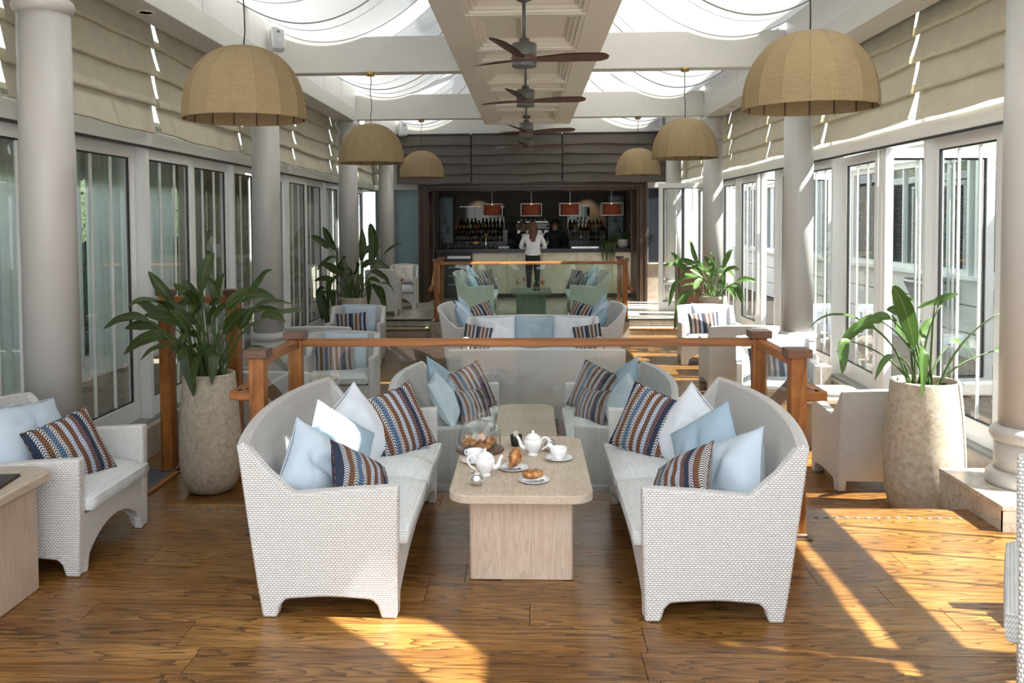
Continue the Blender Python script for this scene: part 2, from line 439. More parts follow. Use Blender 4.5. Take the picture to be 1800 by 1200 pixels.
# ---------------------------------------------------------------- mesh helpers
class MB:
    def __init__(s):
        s.v = []; s.f = []; s.uv = []; s.mi = []; s.sm = []; s.cur = 0
    def _add(s, verts, faces, uvs=None, smooth=False):
        b = len(s.v)
        s.v += [tuple(p) for p in verts]
        for i, f in enumerate(faces):
            s.f.append([b + k for k in f])
            s.uv.append(uvs[i] if uvs else None)
            s.mi.append(s.cur); s.sm.append(smooth)
        return s
    def box(s, x0, x1, y0, y1, z0, z1):
        v = [(x0, y0, z0), (x1, y0, z0), (x1, y1, z0), (x0, y1, z0), (x0, y0, z1), (x1, y0, z1), (x1, y1, z1), (x0, y1, z1)]
        return s._add(v, [(0, 3, 2, 1), (4, 5, 6, 7), (0, 1, 5, 4), (1, 2, 6, 5), (2, 3, 7, 6), (3, 0, 4, 7)])
    def bar(s, p, q, w, h=None, up=(0, 0, 1)):
        p = Vector(p); q = Vector(q); h = h or w
        d = (q - p).normalized(); u = Vector(up)
        if abs(d.dot(u)) > .97: u = Vector((0, 1, 0))
        a = d.cross(u).normalized() * (w / 2); b = a.cross(d).normalized() * (h / 2)
        v = [c + i * a + j * b for c in (p, q) for i, j in ((-1, -1), (1, -1), (1, 1), (-1, 1))]
        return s._add(v, [(0, 1, 2, 3), (7, 6, 5, 4), (0, 4, 5, 1), (1, 5, 6, 2), (2, 6, 7, 3), (3, 7, 4, 0)])
    def lathe(s, prof, n=24, c=(0, 0, 0), axis='z', caps=True, smooth=True, a0=0, a1=2 * pi):
        full = abs(a1 - a0 - 2 * pi) < 1e-6
        m = n if full else n + 1
        vs = []
        for r, z in prof:
            for k in range(m):
                t = a0 + (a1 - a0) * k / n
                x, y = r * cos(t), r * sin(t)
                p = (x, y, z) if axis == 'z' else ((z, x, y) if axis == 'x' else (y, z, x))
                vs.append((p[0] + c[0], p[1] + c[1], p[2] + c[2]))
        fs = []
        for i in range(len(prof) - 1):
            for k in range(n):
                k2 = (k + 1) % m
                fs.append((i * m + k, i * m + k2, (i + 1) * m + k2, (i + 1) * m + k))
        if caps and full:
            if prof[0][0] > 1e-6: fs.append(tuple(range(m))[::-1])
            if prof[-1][0] > 1e-6: fs.append(tuple((len(prof) - 1) * m + k for k in range(m)))
        return s._add(vs, fs, None, smooth)
    def cyl(s, p, q, r, n=12, r2=None):
        return s.tube([p, q], [r, r if r2 is None else r2], n, True)
    def tube(s, pts, r, n=8, caps=True):
        pts = [Vector(p) for p in pts]
        rs = r if isinstance(r, (list, tuple)) else [r] * len(pts)
        vs = []; prev = None
        for i, p in enumerate(pts):
            d = (pts[min(i + 1, len(pts) - 1)] - pts[max(i - 1, 0)]).normalized()
            if prev is None:
                u = Vector((0, 0, 1)) if abs(d.z) < .9 else Vector((1, 0, 0))
                a = d.cross(u).normalized()
            else:
                a = (prev - d * prev.dot(d)).normalized()
            b = d.cross(a); prev = a
            for k in range(n):
                t = 2 * pi * k / n
                vs.append(p + a * (cos(t) * rs[i]) + b * (sin(t) * rs[i]))
        fs = [(i * n + k, i * n + (k + 1) % n, (i + 1) * n + (k + 1) % n, (i + 1) * n + k) for i in range(len(pts) - 1) for k in range(n)]
        if caps: fs += [tuple(range(n))[::-1], tuple((len(pts) - 1) * n + k for k in range(n))]
        return s._add(vs, fs, None, True)
    def prism(s, poly, d0, d1, axis='x', smooth=False):
        n = len(poly)
        mk = {'x': lambda d, a, b: (d, a, b), 'y': lambda d, a, b: (a, d, b), 'z': lambda d, a, b: (a, b, d)}[axis]
        v = [mk(d0, a, b) for a, b in poly] + [mk(d1, a, b) for a, b in poly]
        f = [tuple(range(n))[::-1], tuple(range(n, 2 * n))] + [(i, (i + 1) % n, n + (i + 1) % n, n + i) for i in range(n)]
        return s._add(v, f, None, smooth)
    def grid(s, fn, nu, nv, smooth=True, uv=True, flip=False):
        vs = [fn(i / nu, j / nv) for j in range(nv + 1) for i in range(nu + 1)]
        fs = []; us = []
        for j in range(nv):
            for i in range(nu):
                a = j * (nu + 1) + i
                q = (a, a + 1, a + nu + 2, a + nu + 1)
                c = [(i / nu, j / nv), ((i + 1) / nu, j / nv), ((i + 1) / nu, (j + 1) / nv), (i / nu, (j + 1) / nv)]
                if flip: q = q[::-1]; c = c[::-1]
                fs.append(q); us.append(c)
        return s._add(vs, fs, us if uv else None, smooth)
    def sphere(s, c, rx, ry=None, rz=None, n=12, m=8):
        ry = ry or rx; rz = rz or rx
        vs = [(c[0], c[1], c[2] - rz)]
        for j in range(1, m):
            p = -pi / 2 + pi * j / m
            for k in range(n):
                t = 2 * pi * k / n
                vs.append((c[0] + rx * cos(p) * cos(t), c[1] + ry * cos(p) * sin(t), c[2] + rz * sin(p)))
        vs.append((c[0], c[1], c[2] + rz))
        fs = [(0, 1 + (k + 1) % n, 1 + k) for k in range(n)]
        for j in range(m - 2):
            fs += [(1 + j * n + k, 1 + j * n + (k + 1) % n, 1 + (j + 1) * n + (k + 1) % n, 1 + (j + 1) * n + k) for k in range(n)]
        L = len(vs) - 1; b = 1 + (m - 2) * n
        fs += [(b + k, b + (k + 1) % n, L) for k in range(n)]
        return s._add(vs, fs, None, True)
    def mesh(s, name, mats):
        me = bpy.data.meshes.new(name)
        me.from_pydata(s.v, [], s.f)
        bm = bmesh.new(); bm.from_mesh(me)
        ul = bm.loops.layers.uv.new('UVMap')
        bm.normal_update()
        for f, u, mi, sm in zip(bm.faces, s.uv, s.mi, s.sm):
            f.material_index = mi; f.smooth = sm
            if u:
                for l, c in zip(f.loops, u): l[ul].uv = c
            else:
                n = f.normal; ax = max(range(3), key=lambda i: abs(n[i]))
                for l in f.loops:
                    p = l.vert.co
                    l[ul].uv = (p.y, p.z) if ax == 0 else ((p.x, p.z) if ax == 1 else (p.x, p.y))
        bmesh.ops.recalc_face_normals(bm, faces=bm.faces[:])
        bm.to_mesh(me); bm.free()
        for m in (mats if isinstance(mats, (list, tuple)) else [mats]):
            me.materials.append(M[m] if isinstance(m, str) else m)
        return me
    def build(s, name, mats, parent=None, bevel=0, seg=2, sub=0, angle=None):
        me = s.mesh(name, mats)
        if angle:
            for p in me.polygons: p.use_smooth = True
            me.set_sharp_from_angle(angle=radians(angle))
        o = bpy.data.objects.new(name, me)
        COL.objects.link(o)
        if parent: o.parent = parent
        if bevel:
            md = o.modifiers.new('bevel', 'BEVEL'); md.width = bevel; md.segments = seg; md.limit_method = 'ANGLE'; md.angle_limit = radians(35)
            md.harden_normals = False
            for p in me.polygons: p.use_smooth = True
            me.set_sharp_from_angle(angle=radians(50))
        if sub:
            md = o.modifiers.new('sub', 'SUBSURF'); md.levels = sub; md.render_levels = sub
        return o

def tag(o, label=None, cat=None, group=None, kind=None):
    if label: o['label'] = label
    if cat: o['category'] = cat
    if group: o['group'] = group
    if kind: o['kind'] = kind
    return o

def empty(name, loc=(0, 0, 0), rz=0, parent=None):
    o = bpy.data.objects.new(name, None)
    COL.objects.link(o)
    o.location = loc; o.rotation_euler = (0, 0, rz); o.empty_display_size = .1
    if parent: o.parent = parent
    return o

def thing(name, label, cat, loc=(0, 0, 0), rz=0, group=None):
    return tag(empty(name, loc, rz), label, cat, group)

def structure(name, label=None, loc=(0, 0, 0), rz=0):
    return tag(empty(name, loc, rz), label, None, None, 'structure')

def same(src, name, loc=None, parent=None, rz=None, scale=None):
    """another object sharing mesh data"""
    o = src.copy(); o.name = name
    COL.objects.link(o)
    if parent is not None: o.parent = parent
    if loc is not None: o.location = loc
    if rz is not None: o.rotation_euler = (0, 0, rz)
    if scale is not None: o.scale = scale
    return o

def copy_tree(o, parent=None):
    c = o.copy(); COL.objects.link(c)
    if parent is not None: c.parent = parent
    for ch in list(o.children):
        copy_tree(ch, c)
    return c

def dup(o, label, loc, rz=0, group=None):
    c = copy_tree(o)
    c.location = loc; c.rotation_euler = (0, 0, rz)
    c['label'] = label
    if group: c['group'] = group
    return c

def lerp(a, b, t): return a + (b - a) * t

def smooth(pts, m=5):
    """Catmull-Rom points through pts"""
    P = [Vector(p) for p in pts]; P = [P[0] * 2 - P[1]] + P + [P[-1] * 2 - P[-2]]
    out = []
    for i in range(1, len(P) - 2):
        for k in range(m):
            t = k / m
            out.append(.5 * (2 * P[i] + (P[i + 1] - P[i - 1]) * t + (2 * P[i - 1] - 5 * P[i] + 4 * P[i + 1] - P[i + 2]) * t * t + (3 * P[i] - P[i - 1] - 3 * P[i + 1] + P[i + 2]) * t ** 3))
    return out + [P[-2]]
def smoothr(rs, m=5):
    o = [lerp(a, b, k / m) for a, b in zip(rs, rs[1:]) for k in range(m)]
    return o + [rs[-1]]

# ================================================================ THE ROOM
LOW = -.28           # the sunken middle floor
XW = 3.5             # window walls
rnd = random.Random(7)

def planks(root, x0, x1, y0, y1, ztop, w, lmin, lmax, holes=None, mat='oak_floor', thick=.02, gap=.003, seed=1):
    r = random.Random(seed)
    y = y0
    while y < y1 - .02:
        ye = min(y + w, y1)
        x = x0 - r.uniform(0, lmin)
        while x < x1:
            xe = x + r.uniform(lmin, lmax)
            a, b = max(x, x0), min(xe, x1)
            if b - a > .05:
                mb = MB()
                g = gap; c = .0004
                ax, bx, ay, by = a + g / 2, b - g / 2, y + g / 2, ye - g / 2
                cx, cy = (ax + bx) / 2, (ay + by) / 2
                dz = r.uniform(-.0004, .0004)
                v = [(px - cx, py - cy, pz) for pz, e in ((-thick, 0), (-c, 0), (dz, c)) for px, py in ((ax + e, ay + e), (bx - e, ay + e), (bx - e, by - e), (ax + e, by - e))]
                f = [(8, 9, 10, 11)]
                for k in range(4):
                    k2 = (k + 1) % 4
                    f += [(k, k2, 4 + k2, 4 + k), (4 + k, 4 + k2, 8 + k2, 8 + k)]
                mb._add(v, f)
                o = mb.build('plank', mat, root)
                o.location = (cx, cy, ztop)
            x = xe
        y = ye

EDGE = 5.58
fl = structure('floor', 'glossy brown oak plank floor under the foremost sofas')
MB().box(-3.5, 3.5, -1.5, EDGE, -.3, -.021).build('underlay', 'underfloor', fl)
MB().box(-1.66, 1.62, EDGE, 6.06, -.3, -.021).build('underlay', 'underfloor', fl)
planks(fl, -3.45, 3.45, 1.35, EDGE, 0, .235, 1.7, 2.5, seed=3)
planks(fl, -1.66, 1.62, EDGE, 6.05, 0, .235, 1.5, 2.2, seed=5)
mb = MB()
y = -1.5
while y < 1.35:
    mb.box(-3.45, 3.45, y + .001, min(y + .235, 1.349) - .001, -.02, 0); y += .235
tag(mb.build('plank_field', 'oak_floor', fl), kind='stuff')
# oak nosing along the drop
for a, b in ((-3.45, -1.66), (1.62, 3.45)):
    MB().box(a, b, EDGE, EDGE + .035, -.05, .0).build('nosing', 'oak_floor', fl, bevel=.006)
mb = MB().lathe([(.0, .0035), (.012, .0035), (.0155, .0015), (.0165, .0)][::-1], 10)
st0 = mb.build('stud', 'mat_grey', fl)
st0.location = (-1.72, 5.50, 0)
for k in range(1, 14): same(st0, 'stud', (-1.72 - .0605 * k, 5.50, 0))
for k in range(17): same(st0, 'stud', (1.72 + .0605 * k, 5.43, 0))

f2 = structure('floor.001', 'sunken oak floor behind the front glass railing')
MB().box(-3.5, 3.5, EDGE, 16.5, LOW - .2, LOW - .021).build('underlay', 'underfloor', f2)
planks(f2, -3.45, 3.45, EDGE + .04, 9.4, LOW, .235, 1.7, 2.5, seed=11)
mb = MB(); r = random.Random(4); y = 9.4
while y < 16.4:
    x = -3.45 - r.uniform(0, 1.5)
    while x < 3.45:
        xe = x + r.uniform(1.7, 2.5)
        mb.box(max(x, -3.45) + .0012, min(xe, 3.45) - .0012, y + .0012, y + .2338, LOW - .02, LOW + r.uniform(-.0005, .0005)); x = xe
    y += .235
tag(mb.build('plank_field', 'oak_floor', f2), kind='stuff')

# raised stone floor in front of the bar
f3 = structure('floor.002', 'polished beige stone floor before the bar')
MB().box(-3.5, 3.5, 16.46, 26, LOW - .1, -.011).build('underlay', 'grout', f3)
MB().box(-1.76, 1.76, 15.92, 16.46, LOW - .1, -.011).build('underlay', 'grout', f3)
r = random.Random(2)
base = None
for j in range(7):
    for i in range(11):
        x = -3.5 + .6 * i; y = 16.48 + .6 * j
        a, b = max(x, -3.45), min(x + .597, 3.45)
        o = MB().box(0, b - a, 0, .597, -.012, 0).build('tile', 'marble', f3)
        o.location = (a, y, 0)
mb = MB()
for j in range(8):
    for i in range(11):
        mb.box(-3.5 + .6 * i, min(3.5, -3.5 + .6 * i + .597), 20.68 + .6 * j, 20.68 + .6 * j + .597, -.012, 0)
tag(mb.build('tile_field', 'marble', f3), kind='stuff')
# the middle block that carries the second railing
for k, (a, b) in enumerate(((-1.76, -1.3), (-1.3, -.45), (-.45, .45), (.45, 1.3), (1.3, 1.76))):
    o = MB().box(0, b - a - .003, 0, .56, -.03, 0).build('tile', 'step_stone', f3); o.location = (a, 15.9, 0)
    o = MB().box(0, b - a - .003, 0, .02, LOW, -.031).build('tile', 'step_stone', f3); o.location = (a, 15.905, 0)
for sx in (-1, 1):
    o = MB().box(-.01, .01, 0, .55, LOW, -.031).build('tile', 'step_stone', f3); o.location = (sx * 1.752, 15.91, 0)
# two steps either side
for sx in (-1, 1):
    for k in range(4):
        a = 1.78 + k * .42
        xa = a if sx > 0 else -a - .417
        o = MB().box(0, .417, 0, .018, -.125, -.03).build('tile', 'step_stone', f3); o.location = (xa, 16.445, 0)
        o = MB().box(0, .417, 0, .018, LOW, -.17).build('tile', 'step_stone', f3); o.location = (xa, 16.10, 0)
        o = MB().box(0, .417, 0, .35, -.03, 0).build('tile', 'step_stone', f3); o.location = (xa, 16.118, -.14)
    x0, x1 = (1.77, 3.45) if sx > 0 else (-3.45, -1.77)
    MB().box(x0, x1, 16.43, 16.475, -.03, .002).build('nosing', 'gasket', f3, bevel=.004)
    MB().box(x0, x1, 16.085, 16.14, -.17, -.138).build('nosing', 'oak_floor', f3, bevel=.006)
    MB().box(x0, x1, 16.15, 16.46, LOW, -.17).build('underlay', 'grout', f3)

# low plinth walls under the window walls
for nm, sx in (('wall_left', -1), ('wall_right', 1)):
    w = structure(nm, 'low stone kerb carrying the glazed doors')
    xs = sorted((sx * 3.38, sx * 3.75))
    MB().box(xs[0], xs[1], -1.5, 20.0, LOW - .1, 0.0).build('kerb', 'step_stone', w, bevel=.01)
    # header beam over the doors
    xs = sorted((sx * 3.44, sx * 3.60))
    MB().box(xs[0], xs[1], -1.5, 20.0, 2.50, 2.64).build('header', 'door_white', w, bevel=.008)
    MB().box(*sorted((sx * 3.445, sx * 3.455)), -1.5, 20.0, 2.478, 2.50).build('track', 'gasket', w)
    MB().box(xs[0], xs[1], -1.5, 20.0, 3.86, 3.98).build('header', 'door_white', w)
    MB().box(*sorted((sx * 3.44, sx * 3.62)), -1.5, 20.0, 0.0, .02).build('sill', 'alu_grey', w)
    for k in range(-1, 4):
        yy = 5.65 + 4.8 * k
        for dy in (0, 2.4):
            if yy + dy < 20 and yy + dy > -1.5: MB().box(xs[0], xs[1], yy + dy - .04, yy + dy + .04, 2.64, 3.86).build('post', 'door_white', w)
    for k in range(-1, 3):
        yy = 5.65 + 4.8 * k
        for dy in (0, 2.4):
            y0, y1 = max(-1.5, yy + dy + .05), yy + dy + 2.35
            xx = sx * 3.52
            MB().box(xx - .004, xx + .004, y0, y1, 2.64, 3.86).build('pane', 'pane_glass', w)

# stone plinths under the columns + columns
COLY = [5.65, 10.45, 15.25, 19.35]
names = {(-1, 0): 'white round column beside the foremost armchair with two cushions', (1, 0): 'white round column on the marble plinth at the picture edge',
         (-1, 1): 'white round column behind the tall leafy planter by the shaded windows', (1, 1): 'white round column catching sunlight beside the tilted glass doors',
         (-1, 2): 'white round column behind the dark palm-like plant by the steps', (1, 2): 'white round column behind the sunlit plant by the steps',
         (-1, 3): 'white round column next to the pale blue glass beside the bar', (1, 3): 'white round column beyond the open white door by the bar'}
for k, cy in enumerate(COLY):
    for sx in (-1, 1):
        cx = sx * 3.08
        if k < 2:
            x0, x1 = sorted((sx * (2.70 if k == 0 else 2.84), sx * 3.372))
            pl = thing('plinth', ('beige marble plinth with a sharp corner under the column near the planter' if sx > 0 else 'beige marble plinth hidden behind the foremost armchair') if k == 0 else ('stone plinth under the sunlit second column' if sx > 0 else 'stone plinth under the second column by the shaded windows'), 'plinth', ((x0 + x1) / 2, cy, LOW))
            d0, d1 = (-.45, .35) if k == 0 else (-.3, .3)
            h = .15 - LOW
            hw = (x1 - x0) / 2
            t_ = .03
            MB().box(-hw + .01, hw - .01, d0 + .01, d1 - .01, 0, h - t_).build('core', 'marble', pl)
            n = 2
            for i in range(n):
                ya, yb = lerp(d0, d1, i / n), lerp(d0, d1, (i + 1) / n)
                MB().box(-hw - .004, hw + .004, ya + .001, yb - .001, h - t_, h).build('slab', 'marble', pl, bevel=.003)
                for s2 in (-1, 1):
                    MB().box(*sorted((s2 * hw, s2 * (hw - .02))), ya + .001, yb - .001, 0, h - t_ - .001).build('slab', 'marble', pl)
            MB().box(-hw, hw, d0, d0 + .02, 0, h - t_ - .001).build('slab', 'marble', pl)
            zb = .15
        else:
            zb = LOW if k == 2 else 0
        c = thing('column', names[(sx, k)], 'column', (cx, cy, zb))
        R = .168
        H = 3.5 - zb
        MB().lathe([(R, .49 - zb - .02 + .03), (R * .985, 2.0 - zb), (R * .95, 3.16 - zb)], 40).build('shaft', 'column_paint', c)
        pr = [(R * 1.13, .06), (R * 1.13, .43 - zb)]
        MB().lathe(pr, 40).build('pedestal', 'column_paint', c)
        MB().lathe([(R * 1.02, .41 - zb), (R * 1.2, .425 - zb), (R * 1.29, .455 - zb), (R * 1.27, .485 - zb), (R * 1.12, .51 - zb), (R, .515 - zb)], 40).build('ring', 'column_paint', c)
        MB().lathe([(R * 1.1, 0), (R * 1.38, 0), (R * 1.42, .02), (R * 1.40, .06), (R * 1.28, .085), (R * 1.13, .09)], 40).build('base', 'column_paint', c)
        MB().lathe([(R * .94, 3.13 - zb), (R * 1.06, 3.15 - zb), (R * 1.12, 3.18 - zb), (R * 1.06, 3.21 - zb), (R * .95, 3.22 - zb), (R * .95, 3.36 - zb), (R * 1.08, 3.40 - zb), (R * 1.22, 3.44 - zb), (R * 1.22, H)], 40).build('capital', 'column_paint', c)

# ---- box beams over the columns, upstands, outer ceiling strips
ce = structure('ceiling', 'white beams, soffits and outer ceiling strips')
for sx in (-1, 1):
    a, b = sorted((sx * 2.93, sx * 3.23))
    MB().box(a, b, -1.5, 20.2, 3.5, 3.72).build('soffit_beam', 'beam_paint', ce, bevel=.006)
    a, b = sorted((sx * 2.94, sx * 3.02))
    k = -1.5
    while k < 20.1:
        MB().box(a, b, k + .008, min(k + 2.384, 20.2), 3.72, 4.3).build('upstand_panel', 'white_paint', ce)
        k += 2.4
    MB().box(*sorted((sx * 3.02, sx * 3.66)), -1.5, 20.2, 3.98, 4.06).build('outer_ceiling', 'white_paint', ce)
    for yy in (5.0, 7.2, 8.9, 12.2, 13.8, 17.5):
        d = thing('downlight', 'round recessed downlight in the %s soffit, %s' % ('shaded-side' if sx < 0 else 'sunny-side', {5.0: 'first before the front column', 7.2: 'first beyond the front column', 8.9: 'second beyond the front column', 12.2: 'first beyond the second column', 13.8: 'second beyond the second column', 17.5: 'last before the bar'}[yy]), 'downlight', (sx * 3.08, yy, 3.5))
        MB().lathe([(.05, -.002), (.075, -.006), (.078, 0), (.05, .0)], 20).build('bezel', 'ceiling_paint', d)
        MB().lathe([(.0, -.0005), (.03, -.001), (.05, -.002)], 16).build('lens', 'brass', d)

# cross beams on the columns (each side of the spine)
nb = 0
for yy in (5.75, 10.5, 15.3):
    for sx in (-1, 1):
        nb += 1
        t_ = structure('trim_%d' % nb, 'white cross beam from the side wall to the ceiling spine')
        a, b = sorted((sx * .73, sx * 2.94))
        MB().box(a, b, yy, yy + .22, 3.545, 3.96).build('beam', 'beam_paint', t_, bevel=.006)
        MB().box(a, b, yy - .008, yy, 3.545, 3.57).build('moulding', 'beam_paint', t_)

# ---- coffered spine panel with the fans
sp = structure('ceiling.001', 'lowered coffered ceiling spine carrying the fans')
Y0, Y1 = 1.0, 15.95
MB().box(-.77, .73, Y0, Y1, 3.60, 3.96).build('spine_core', 'ceiling_paint', sp)
for a, b in ((-.77, -.52), (.48, .73)):
    yy = Y0
    while yy < Y1:
        MB().box(a, b, yy + .002, min(yy + 1.6, Y1) - .002, 3.5, 3.60).build('border_panel', 'ceiling_paint', sp); yy += 1.6
yy = Y0; k = 0
seq = []
while yy < Y1 - .1:
    ln = 1.55 if k % 2 == 0 else .62
    seq.append((yy, min(yy + ln, Y1))); yy += ln; k += 1
for (a, b) in seq:
    # cross rail, then a frame in three steps with the panel set back
    MB().box(-.52, .48, a, a + .09, 3.5, 3.60).build('rail', 'ceiling_paint', sp)
    for off, z0 in ((.0, 3.508), (.036, 3.532), (.072, 3.562)):
        x0, x1, ya, yb = -.52 + off, .48 - off, a + .09 + off, b - off
        w_ = .036
        mb = MB()
        mb.box(x0, x0 + w_, ya, yb, z0, 3.60).box(x1 - w_, x1, ya, yb, z0, 3.60)
        mb.box(x0 + w_, x1 - w_, ya, ya + w_, z0, 3.60).box(x0 + w_, x1 - w_, yb - w_, yb, z0, 3.60)
        mb.build('moulding', 'ceiling_paint', sp)
    if b - a > 1:
        MB().box(-.06, .02, a + .2, b - .11, 3.53, 3.60).build('rail', 'ceiling_paint', sp)
MB().box(-.52, .48, Y1 - .09, Y1, 3.5, 3.60).build('rail', 'ceiling_paint', sp)
# spine upper part up to the ridge
MB().box(-.66, .62, Y0, Y1, 3.96, 4.95).build('spine_box', 'white_paint', sp)
MB().box(-.66, .62, Y1, 20.2, 4.25, 4.95).build('spine_box', 'white_paint', sp)  # stretch added past the coffered spine to keep sun off the dark blinds

# ---- glass roof
rf = structure('ceiling.002', 'pitched glass roof on white rafters')
def roofz(x): return 4.3 + (3.0 - abs(x)) / 2.3 * .85
for sx in (-1, 1):
    yy = -1.5; i = 0
    while yy < 20.2:
        MB().bar((sx * 3.02, yy, 4.30), (sx * .66, yy, roofz(.66)), .05, .09).build('rafter', 'motor_grey' if i % 2 else 'white_paint', rf)
        if yy + 1.2 < 20.3:
            mb = MB()
            A, B = (sx * 3.02, 4.35), (sx * .66, roofz(.66) + .05)
            v = [(A[0], yy + .03, A[1]), (B[0], yy + .03, B[1]), (B[0], yy + 1.17, B[1]), (A[0], yy + 1.17, A[1])]
            v += [(p[0], p[1], p[2] + .01) for p in v]
            mb._add(v, [(3, 2, 1, 0), (4, 5, 6, 7), (0, 1, 5, 4), (1, 2, 6, 5), (2, 3, 7, 6), (3, 0, 4, 7)])
            mb.build('pane', 'roof_glass', rf)
        yy += 1.2; i += 1
    MB().bar((sx * 3.0, -1.5, 4.32), (sx * 3.0, 20.2, 4.32), .08, .08).build('eaves_bar', 'white_paint', rf)
    MB().bar((sx * .66, -1.5, roofz(.66)), (sx * .66, 20.2, roofz(.66)), .08, .1).build('ridge_bar', 'white_paint', rf)
MB().box(-.66, .62, -1.5, Y0, 4.9, 5.1).build('ridge_cap', 'white_paint', rf)
MB().box(-.66, .62, Y0, 20.2, 5.0, 5.2).build('ridge_cap', 'white_paint', rf)

# ---- fabric sails slung below the roof glass
def sail(name, label, sx, ya, yb, sag=.52, hole=None, wav=.03, seed=0, nu=26, nv=40):
    r = random.Random(seed); ph = r.uniform(0, 6)
    mb = MB()
    def fn(u, v):
        x = lerp(2.95, .78, u)
        z = 4.06 + (4.86 - 4.06) * u - 4 * sag * u * (1 - u) * (1 - .25 * u)
        z -= .10 * sin(pi * v) * sin(pi * u) + wav * sin(v * 17 + ph + 2 * u) * sin(pi * u)
        y = lerp(ya + .06 * sin(pi * u), yb, v)
        return (sx * x, y, z)
    mb.grid(fn, nu, nv)
    if hole:
        keep = [i for i, f in enumerate(mb.f) if not hole(sum(mb.v[k][0] for k in f) / 4, sum(mb.v[k][1] for k in f) / 4)]
        mb.f = [mb.f[i] for i in keep]; mb.uv = [mb.uv[i] for i in keep]; mb.mi = [mb.mi[i] for i in keep]; mb.sm = [mb.sm[i] for i in keep]
    root = thing(name, label, 'sail')
    o = mb.build('cloth', 'sail_cloth', root)
    # hem tapes: one at each end, seams between
    for q, v in enumerate((.0, .33, .67, 1.0)):
        pts = [Vector(fn(i / 26, v)) + Vector((0, 0, -.006)) for i in range(27)]
        MB().tube(pts, .009, 5).build('hem' if q in (0, 3) else 'seam', 'alu_grey' if q in (1, 2) else 'sail_cloth', root)
    return root
bays = [(1.15, 5.735), (6.25, 10.485), (11.05, 15.285), (15.95, 19.93)]
for k, (a, b) in enumerate(bays):
    w_ = ['before the front cross beams', 'sagging before the second cross beams', 'between the second and third beams', 'beyond the third beams'][k]
    sail('ceiling_sail', 'white fabric sail on the shaded side, ' + w_, -1, a, b, seed=k)
    slit = None
    if k == 0:
        # added slit and opening in this unseen sail, shaped to let sun patches in
        def slit(x, y):
            t_ = (3.42 - y) / .56
            if 0 < t_ < 1.9 and 1.86 + .46 * t_ < x < 2.24 + .51 * t_: return True
            return ((x - 1.45) / .13) ** 2 + ((y - 4.22) / .09) ** 2 < 1
    sail('ceiling_sail', 'white fabric sail on the sunny side, ' + w_, 1, a - (.28 if k else 0), b, seed=k + 7, hole=slit, nu=150 if slit else 26, nv=260 if slit else 40)

# ================================================================ GLAZED DOORS
def door_panel(w, h, hinge=False, handle=False, rods=(.30, .66)):
    """one glazed leaf, local x along the leaf, y thickness"""
    d = empty('door')
    st, rt, rb = .085, .10, .17
    MB().box(0, st, -.03, .03, 0, h).build('stile', 'door_white', d, bevel=.004)
    MB().box(w - st, w, -.03, .03, 0, h).build('stile', 'door_white', d, bevel=.004)
    MB().box(st, w - st, -.03, .03, h - rt, h).build('rail', 'door_white', d, bevel=.004)
    MB().box(st, w - st, -.03, .03, 0, rb).build('rail', 'door_white', d, bevel=.004)
    mb = MB()
    for a, b, c, e in ((st, st + .012, rb, h - rt), (w - st - .012, w - st, rb, h - rt)): mb.box(a, b, -.012, .012, c, e)
    mb.box(st, w - st, -.012, .012, rb, rb + .012).box(st, w - st, -.012, .012, h - rt - .012, h - rt)
    mb.build('gasket', 'gasket', d)
    MB().box(st + .012, w - st - .012, -.006, .006, rb + .012, h - rt - .012).build('pane', 'pane_glass', d)
    for q in rods:
        x = lerp(st, w - st, q)
        MB().box(x - .008, x + .008, -.011, .011, rb + .01, h - rt - .01).build('glazing_bar', 'door_white', d)
    if hinge:
        for z in (.28, 1.1, 1.85):
            MB().lathe([(.013, z), (.013, z + .11)], 10, (w + .01, .036, 0)).build('hinge', 'door_white', d)
            MB().box(w - .055, w + .012, .03, .045, z + .025, z + .085).build('hinge', 'door_white', d)
    if handle:
        MB().box(.025, .055, .03, .045, .95, 1.15).build('handle_plate', 'steel', d)
        MB().bar((.04, .045, 1.05), (.04, .085, 1.05), .016).bar((.04, .08, 1.05), (.15, .08, 1.05), .018).build('handle', 'steel', d)
    return d
H = 2.47
nd = 0
protoA = door_panel(1.15, H, False, False)
protoB = door_panel(1.15, H, True, True)
protoC = door_panel(2.30, H, rods=(.18, .36, .54, .72))
def put_door(proto, loc, rz, first):
    global nd
    nd += 1
    d = proto if first else copy_tree(proto)
    d.name = 'door_%d' % nd
    tag(d, None, None, None, 'structure')
    d.location = loc; d.rotation_euler = (0, 0, rz)
    return d
usedA = usedB = False
for sx in (-1, 1):
    for k in range(-1, 3):
        for q in range(4):
            y0 = 5.65 + 4.8 * k + 1.2 * q + .025
            if y0 < .8 or y0 > 18.8: continue
            x = sx * 3.52
            off = .03 * (q % 2)
            x += sx * off
            if sx > 0 and k == -1 and q >= 2:
                if q == 2: put_door(protoC, (x, y0 + .02, .02), radians(90), True)
                continue
            if sx > 0 and k == 0 and q == 2:
                # folded open, standing across the track
                put_door(protoA, (sx * 3.50, y0 + .98, .02), radians(8), False)
                put_door(protoA, (sx * 3.50, y0 + 1.07, .02), radians(8), False)
                continue
            if sx > 0 and k == 1 and q == 2:
                put_door(protoA, (sx * 3.50, y0 + .9, .02), radians(10), False)
                continue
            if sx < 0 and k == 0 and q == 1:
                # leaf swung into the terrace with its hinges showing
                put_door(protoB, (x - .04, y0 - .02, .02), radians(90), not usedB); usedB = True
                continue
            if sx > 0 and k == 0 and q == 3:
                put_door(protoA, (x, y0, .02), radians(87), False)
                continue
            put_door(protoA, (x, y0, .02), radians(90), not usedA); usedA = True
